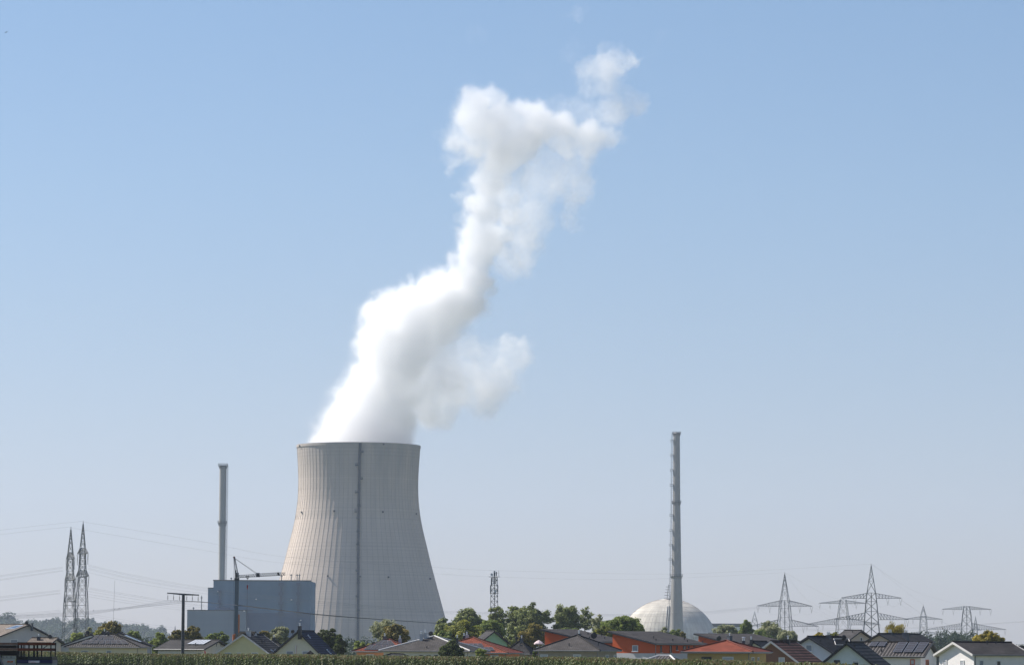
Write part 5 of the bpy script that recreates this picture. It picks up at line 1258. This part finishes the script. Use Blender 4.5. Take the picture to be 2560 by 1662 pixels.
# distant wooded hills
prof_h = [(-200, 1540), (0, 1537), (35, 1535), (60, 1541), (78, 1553), (100, 1556), (125, 1547), (148, 1546), (163, 1554), (200, 1550), (235, 1548), (260, 1556), (300, 1557), (322, 1557), (345, 1560), (380, 1564), (410, 1568), (425, 1577), (445, 1592), (470, 1603)]
def hprof(x):
    for (a, b_), (c_, d) in zip(prof_h, prof_h[1:]):
        if x <= c_: return lerp(b_, d, (x - a) / (c_ - a))
    return prof_h[-1][1]
rng = np.random.default_rng(3)
hb = MB(); nx = 40
DH = 5400.0
def hz_(px, y): 
    zt = P(px, hprof(px), DH).z - 20
    return GP - 1 + max(0.2, zt - GP) * sm(DH - 900, DH, y) * (1 if y <= DH else 1 - 0.6 * sm(DH, DH + 1500, y))
yy = [DH - 920, DH - 740, DH - 560, DH - 380, DH - 180, DH, DH + 500, DH + 1500]
for y in yy:
    for i in range(nx): px = -200 + 670 * i / (nx - 1); hb.v.append((P(px, 1600, DH).x, y, hz_(px, y)))
for j in range(len(yy) - 1):
    for i in range(nx - 1): hb.face((j * nx + i, j * nx + i + 1, (j + 1) * nx + i + 1, (j + 1) * nx + i))
hb.smooth = True; hb.build("hill", MAT_GROUND, kind="structure", label="low hill on the left horizon under the woods", cat="hill")
Q = []; TT = []
for i in range(520):
    px = rng.uniform(-190, 462); y = DH - 800 * rng.random() ** 1.3
    gz = hz_(px, y); X = P(px, 1600, DH).x; h_ = rng.uniform(14, 24); w_ = rng.uniform(8, 15)
    n = 7; d = rng.normal(size=(n, 3)); d /= np.linalg.norm(d, axis=1)[:, None]
    cc = np.array([X, y, gz + h_ * 0.6]) + d * np.array([w_ * .6, w_ * .6, h_ * 0.32])
    q, t = leaves(rng, cc, np.full(n, w_ * 0.55), 30, 3.8, rng.normal(0.5, 0.2, n) + rng.normal(0, 0.12)); Q.append(q); TT.append(t)
o_ = quads_obj("distant_forest", np.concatenate(Q), np.concatenate(TT), LF['far']); setp(o_, "hazy blue green woods on the low hills at far left", "forest", kind="stuff")
Q = []; TT = []
for i in range(150):
    px = rng.uniform(2296, 2462); D_ = rng.uniform(1500, 1750); yt = 1590 + 5 * math.sin(px * 0.06) - 5 * math.exp(-((px - 2345) / 30) ** 2) + rng.uniform(0, 9)
    c_ = P(px, yt, D_); w_ = rng.uniform(3, 5)
    for zz in (0, 4, 8):
        n = 5; d = rng.normal(size=(n, 3)); cc = np.array([c_.x, D_, c_.z - w_ * 0.8 - zz]) + d * w_ * 0.45
        q, t = leaves(rng, cc, np.full(n, w_ * 0.55), 30, 1.0, rng.normal(0.4, 0.2, n)); Q.append(q); TT.append(t)
o_ = quads_obj("distant_forest", np.concatenate(Q), np.concatenate(TT), LF['far']); setp(o_, "dark blue green wood below the far right pylons", "forest", kind="stuff")
Q = []; TT = []
for i in range(420):
    px = rng.uniform(-60, 2600)
    if 2290 < px < 2470: continue
    D_ = rng.uniform(1150, 1380); yt = 1603 + (px - 1280) * 0.0052 + rng.uniform(0, 8)
    c_ = P(px, yt, D_); w_ = rng.uniform(2.2, 4)
    for zz in (0, 4):
        n = 4; d = rng.normal(size=(n, 3)); cc = np.array([c_.x, D_, c_.z - w_ * 0.8 - zz]) + d * w_ * 0.45
        q, t = leaves(rng, cc, np.full(n, w_ * 0.6), 26, 0.8, rng.normal(0.45, 0.2, n)); Q.append(q); TT.append(t)
o_ = quads_obj("hedgerow_wood", np.concatenate(Q), np.concatenate(TT), LF['far']); setp(o_, "low belt of bushes and trees beyond the village roofs", "woods", kind="stuff")

# corn: rows of real plants, one countless crop
def corn_plant(rng):
    q = []; t = []
    H = 1.98
    def strip(pts, w, tint, perp):
        for (a, wa), (b, wb) in zip(zip(pts, w), list(zip(pts, w))[1:]):
            q.append([a - perp * wa, a + perp * wa, b + perp * wb, b - perp * wb]); t.append(tint)
    up = np.array([0, 0, 1.0])
    for ang in (0.3, 1.87):
        pp = np.array([math.cos(ang), math.sin(ang), 0]); strip([np.zeros(3), up * H], [0.016, 0.012], 0.35, pp)
    a0 = rng.random() * 6.28
    for i in range(8):
        z = 0.45 + i * 0.22; a = a0 + (i % 2) * math.pi + rng.normal() * 0.35
        d = np.array([math.cos(a), math.sin(a), 0]); pp = np.array([-d[1], d[0], 0]); L_l = 0.72 - 0.03 * i; rise = 0.35 + 0.1 * rng.random()
        pts = [up * z, up * (z + rise * .75) + d * L_l * 0.3, up * (z + rise * 0.8) + d * L_l * 0.62, up * (z + rise * (0.1 + .4 * rng.random())) + d * L_l]
        strip(pts, [0.045, 0.075, 0.06, 0.004], 0.25 + 0.25 * rng.random() + 0.02 * i, pp)
    tq, tt = [], []
    q1, t1 = q, t; q, t = [], []
    q = []; t = []
    def strip2(a, b, w):
        for ang in (0, 1.57):
            pp = np.array([math.cos(ang), math.sin(ang), 0]); q.append([a - pp * w, a + pp * w, b + pp * w * .5, b - pp * w * .5]); t.append(0.9)
    top = up * H
    strip2(top, top + up * 0.34, 0.026)
    for k in range(7):
        a = k * 1.05 + rng.random(); d = np.array([math.cos(a), math.sin(a), 0]); strip2(top + up * (0.04 + 0.02 * k), top + up * (0.22 + .12 * rng.random()) + d * 0.15, 0.022)
    return np.array(q1 + q), np.array(t1 + t)
rng = np.random.default_rng(11)
tmpl = [corn_plant(rng) for _ in range(8)]
M_CORN = bpy.data.materials.new("corn"); M_CORN.use_nodes = True
N, L = M_CORN.node_tree.nodes, M_CORN.node_tree.links; b0 = N["Principled BSDF"]
at = N.new("ShaderNodeAttribute"); at.attribute_name = "tint"; cr_ = N.new("ShaderNodeValToRGB"); e = cr_.color_ramp.elements
e[0].position = 0.0; e[0].color = (0.018, 0.034, 0.008, 1); e[1].position = 1.0; e[1].color = (0.38, 0.28, 0.16, 1)
for p_, c_ in ((0.3, (0.05, 0.085, 0.018, 1)), (0.6, (0.17, 0.21, 0.055, 1)), (0.72, (0.24, 0.20, 0.09, 1))):
    x = e.new(p_); x.color = c_
L.new(at.outputs["Fac"], cr_.inputs[0]); L.new(cr_.outputs[0], b0.inputs["Base Color"]); b0.inputs["Roughness"].default_value = 0.55; b0.inputs["Specular IOR Level"].default_value = 0.3
tl = N.new("ShaderNodeBsdfTranslucent"); L.new(cr_.outputs[0], tl.inputs[0]); ms = N.new("ShaderNodeMixShader"); ms.inputs[0].default_value = 0.25
L.new(b0.outputs[0], ms.inputs[1]); L.new(tl.outputs[0], ms.inputs[2]); L.new(ms.outputs[0], N["Material Output"].inputs[0])
Q = []; TT = []
x = P(-120, 1612, 640).x; xe_ = P(2330, 1612, 315).x
row = 0
while x < xe_:
    yf = corn_far(x); depth = 13
    ys_ = np.arange(yf - depth, yf, 0.6) + rng.uniform(0, 0.3)
    for y in ys_:
        q, t = tmpl[rng.integers(8)]
        a = rng.random() * 6.28; ca, sa = math.cos(a), math.sin(a); sc = rng.uniform(0.86, 1.07) * (1 + 0.03 * math.sin(x * 0.12) + 0.03 * math.sin(x * 0.41 + y * .2))
        r_ = q.copy(); r_[..., 0] = (q[..., 0] * ca - q[..., 1] * sa) * sc; r_[..., 1] = (q[..., 0] * sa + q[..., 1] * ca) * sc; r_[..., 2] = q[..., 2] * sc
        lean = rng.normal(0, 0.05, 2); r_[..., 0] += r_[..., 2] * lean[0] + x + rng.normal() * 0.05; r_[..., 1] += r_[..., 2] * lean[1] + y + rng.normal() * 0.08
        Q.append(r_); TT.append(t + rng.normal(0, 0.10))
    x += 0.25; row += 1
o_ = quads_obj("corn_field", np.concatenate(Q), np.concatenate(TT), M_CORN); setp(o_, "dense strip of ripening green corn with tan tassels before the village", "corn", kind="stuff")
print("corn quads", sum(len(q) for q in Q))

# ================================================================== FOREGROUND TRAILER, BOTTOM LEFT
D = 200.0; s = D / F
M("rust_board", (0.13, 0.035, 0.018), rough=0.8, var=0.35, scale=3); M("old_board", (0.17, 0.105, 0.075), rough=0.85, var=0.35, scale=4)
M("black_frame", (0.008, 0.008, 0.009), rough=0.6); M("trailer_blue", (0.008, 0.012, 0.075), rough=0.45); M("trailer_panel", (0.16, 0.20, 0.22), rough=0.6)
c = P(60, 1662, D); tr_ = empty("farm_trailer", (c.x, D, 0), label="old blue trailer with rusty brown slatted side rails at the bottom left", cat="trailer")
X = lambda px: P(px, 1640, D).x - c.x
Zl = lambda py: P(60, py, D).z
def pbox(x0, y0, x1, y1, d0, d1, nm, mt, par=None):
    b = MB(); b.b2((X(x0), d0, Zl(y1)), (X(x1), d1, Zl(y0))); return b.build(nm, M(mt), par or tr_)
pbox(43, 1657, 131, 1700, 0.0, 2.2, "body", "trailer_panel")
pbox(42.5, 1648.2, 131.5, 1656.8, -0.04, 2.24, "blue_band", "trailer_blue")
pbox(42.5, 1640.3, 130.5, 1648, -0.02, 2.22, "top_board", "black_frame")
for x0, x1 in ((69, 105), (106.5, 130)): pbox(x0, 1641.5, x1, 1647, -0.045, -0.021, "top_panel", "panel_slate") if M("panel_slate", (0.028, 0.035, 0.04)) else None
for y0, y1, k in ((1605.5, 1611.8, 0), (1619.2, 1625.8, 1)):
    pbox(44.5, y0, 127.5, y1, -0.02, 0.02, "side_rail", "rust_board"); pbox(44.5, y0, 127.5, y1, 2.18, 2.22, "side_rail", "rust_board")
for x0, x1, y0 in ((44, 46.6, 1605), (50.8, 54.6, 1611), (60.3, 62.2, 1611), (70.2, 73.6, 1611), (82.2, 87, 1611), (90.6, 94.8, 1605), (125.2, 128, 1605)):
    pbox(x0, y0, x1, 1640.3, 0.03, 0.08, "post", "black_frame"); 
for x0, x1 in ((44, 46), (90, 93), (125.2, 127.5)): pbox(x0, 1605, x1, 1640.3, 2.1, 2.17, "post", "black_frame")
b = MB(); b.bar((X(107), 0.06, Zl(1620)), (X(117.5), 0.06, Zl(1612.3)), 0.03, 4, cap=True); b.build("brace", M("black_frame"), tr_)
pbox(42.6, 1604.4, 127.6, 1605.6, -0.03, 0.03, "rail_cap", "black_frame")
sg = pbox(72, 1650.2, 99, 1655.8, -0.062, -0.042, "sign", "sign_white") if M("sign_white", (0.62, 0.6, 0.66), rough=0.5) else None
M("sign_red", (0.45, 0.03, 0.08))
# the unreadable red lettering of the sign, as small strokes
b = MB()
for i, (x0, y0, x1, y1) in enumerate(((74, 1651.2, 74.8, 1655), (74.8, 1651.2, 76.6, 1652), (74.8, 1653, 76, 1653.6), (77.4, 1652.6, 78, 1655), (78, 1652.6, 79, 1653.1), (79.8, 1652.6, 80.4, 1655), (80.4, 1654.4, 81.4, 1655), (82, 1652.6, 82.6, 1655), (83.2, 1652.6, 83.8, 1655), (83.8, 1652.6, 85, 1653.2), (85.6, 1652.8, 86.2, 1655), (86.2, 1654.5, 87.4, 1655), (88, 1653, 88.6, 1655), (89.2, 1653, 90.8, 1653.5))):
    b.b2((X(x0), -0.066, Zl(y1)), (X(x1), -0.063, Zl(y0)))
b.build("lettering", M("sign_red"), sg)
for y in (1600,):
    b = MB()
    for yy_ in (0.35, 1.9):
        for xx in (X(60), X(115)): b.bar((xx, yy_ - 0.12, 0.42), (xx, yy_ + 0.12, 0.42), 0.42, 18, cap=True)
    b.build("wheels", M("black_frame"), tr_)
pbox(45, 1700, 129, 1706, 0.1, 2.1, "chassis", "black_frame")
# second cart, left: weathered boards over a dark load
c2 = empty("slatted_cart", (c.x, D + 0.6, 0), label="dark loaded cart with weathered wooden rails at the left frame edge", cat="cart")
pbox(-60, 1605.6, 43, 1611.2, -0.05, 0.0, "side_rail", "old_board", c2); pbox(-60, 1619.2, 43, 1625.4, -0.05, 0.0, "side_rail", "old_board", c2)
pbox(-60, 1612, 34.5, 1619, 0.15, 1.6, "load", "black_frame", c2); pbox(-60, 1626, 37, 1637.5, 0.15, 1.6, "load", "black_frame", c2)
pbox(-58, 1604, -54, 1664, 0.02, 0.1, "post", "black_frame", c2); pbox(-56, 1638, 43, 1643, 0.02, 1.7, "deck", "black_frame", c2); pbox(39.5, 1604, 41.5, 1640, 0.02, 0.1, "post", "black_frame", c2)
b = MB(); b.b2((X(-50), 0.2, 0), (X(-46), 1.5, Zl(1643))); b.b2((X(36), 0.2, 0), (X(40), 1.5, Zl(1643))); b.build("legs", M("black_frame"), c2)
# crates in front
def zbox(nm, lab, x0, y0, x1, y1, dd, mt, cat):
    r_ = empty(nm, (c.x, D + dd, 0), label=lab, cat=cat); return r_
cr1 = empty("crate", (c.x, D - 0.9, 0), label="pale perforated plastic crate beside the trailer, on top of its stack", cat="crate", group="crates beside the trailer")
pbox(10.5, 1638.6, 43, 1645.8, 0.0, 0.5, "box", "crate_pale", cr1) if M("crate_pale", (0.36, 0.36, 0.33), var=0.25, scale=3) else None
for x in (13.2, 22.8, 33.2): pbox(x - 1.1, 1640, x + 1.1, 1642.3, -0.012, -0.003, "grip_hole", "black_frame", cr1)
cr2 = empty("crate", (c.x, D - 0.9, 0), label="white crate with orange picture below the perforated crate", cat="crate", group="crates beside the trailer")
pbox(12, 1646.2, 41, 1656, 0.01, 0.5, "box", "crate_white", cr2) if M("crate_white", (0.5, 0.5, 0.48), var=0.25, scale=3) else None
b = MB(); b.slab([(X(23), -0.004, Zl(1654.6)), (X(38), -0.004, Zl(1654.6)), (X(38.4), -0.004, Zl(1650.6)), (X(33), -0.004, Zl(1652)), (X(25), -0.004, Zl(1650.8))], .01, Vector((0, -1, 0))); b.build("orange_label", M("label_orange", (0.55, 0.12, 0.03)), cr2)
cr3 = empty("crate", (c.x, D - 0.9, 0), label="tall grooved white box at the bottom of the crate stack", cat="crate", group="crates beside the trailer")
pbox(13, 1656.3, 43, 1745, 0.02, 0.5, "box", "crate_white", cr3)
for i in range(7): pbox(15.5 + i * 4, 1657.5, 17 + i * 4, 1744, 0.0, 0.019, "rib", "crate_white", cr3)
vb = MB(); vr = empty("tarpaulin_hood", (c.x, D - 2.2, 0), label="smooth grey sloping hood at the extreme bottom left corner", cat="hood")
q = [Vector((X(-70), 0, 0)), Vector((X(22), 0, 0)), Vector((X(16.5), 0, Zl(1662))), Vector((X(0.5), 0, Zl(1620.5))), Vector((X(-70), 0, Zl(1616)))]
q2 = [p + Vector((0, 1.2, 0)) for p in q]; vb.poly(q); vb.poly(q2[::-1])
for i in range(5): vb.poly([q[i], q2[i], q2[(i + 1) % 5], q[(i + 1) % 5]])
vb.build("shell", M("hood_grey", (0.13, 0.13, 0.145), rough=0.5, var=0.1), vr)
vb = MB(); vb.tube([q[1] + Vector((.02, -.02, 0)), q[2] + Vector((.02, -.02, 0)), q[3] + Vector((.02, -.02, .02)), q[4] + Vector((0, -.02, .02))], 0.03, 6); vb.build("edge_trim", M("black_frame"), vr)
HAZE = 0.00005
# ================================================================== HAZE
hz = MB(); hz.b2((-2600, -60, -13.8), (2600, 12500, 520))
hm = bpy.data.materials.new("haze"); hm.use_nodes = True
hn = hm.node_tree.nodes; hn.clear()
ho = hn.new("ShaderNodeOutputMaterial"); hv = hn.new("ShaderNodeVolumePrincipled")
hv.inputs["Color"].default_value = (0.73, 0.83, 1.0, 1); hv.inputs["Density"].default_value = HAZE; hv.inputs["Anisotropy"].default_value = 0.2
hm.node_tree.links.new(hv.outputs[0], ho.inputs["Volume"])
if HAZE > 0: hz.build("haze", hm, kind="stuff", label="thin pale blue summer haze over the plain", cat="haze")
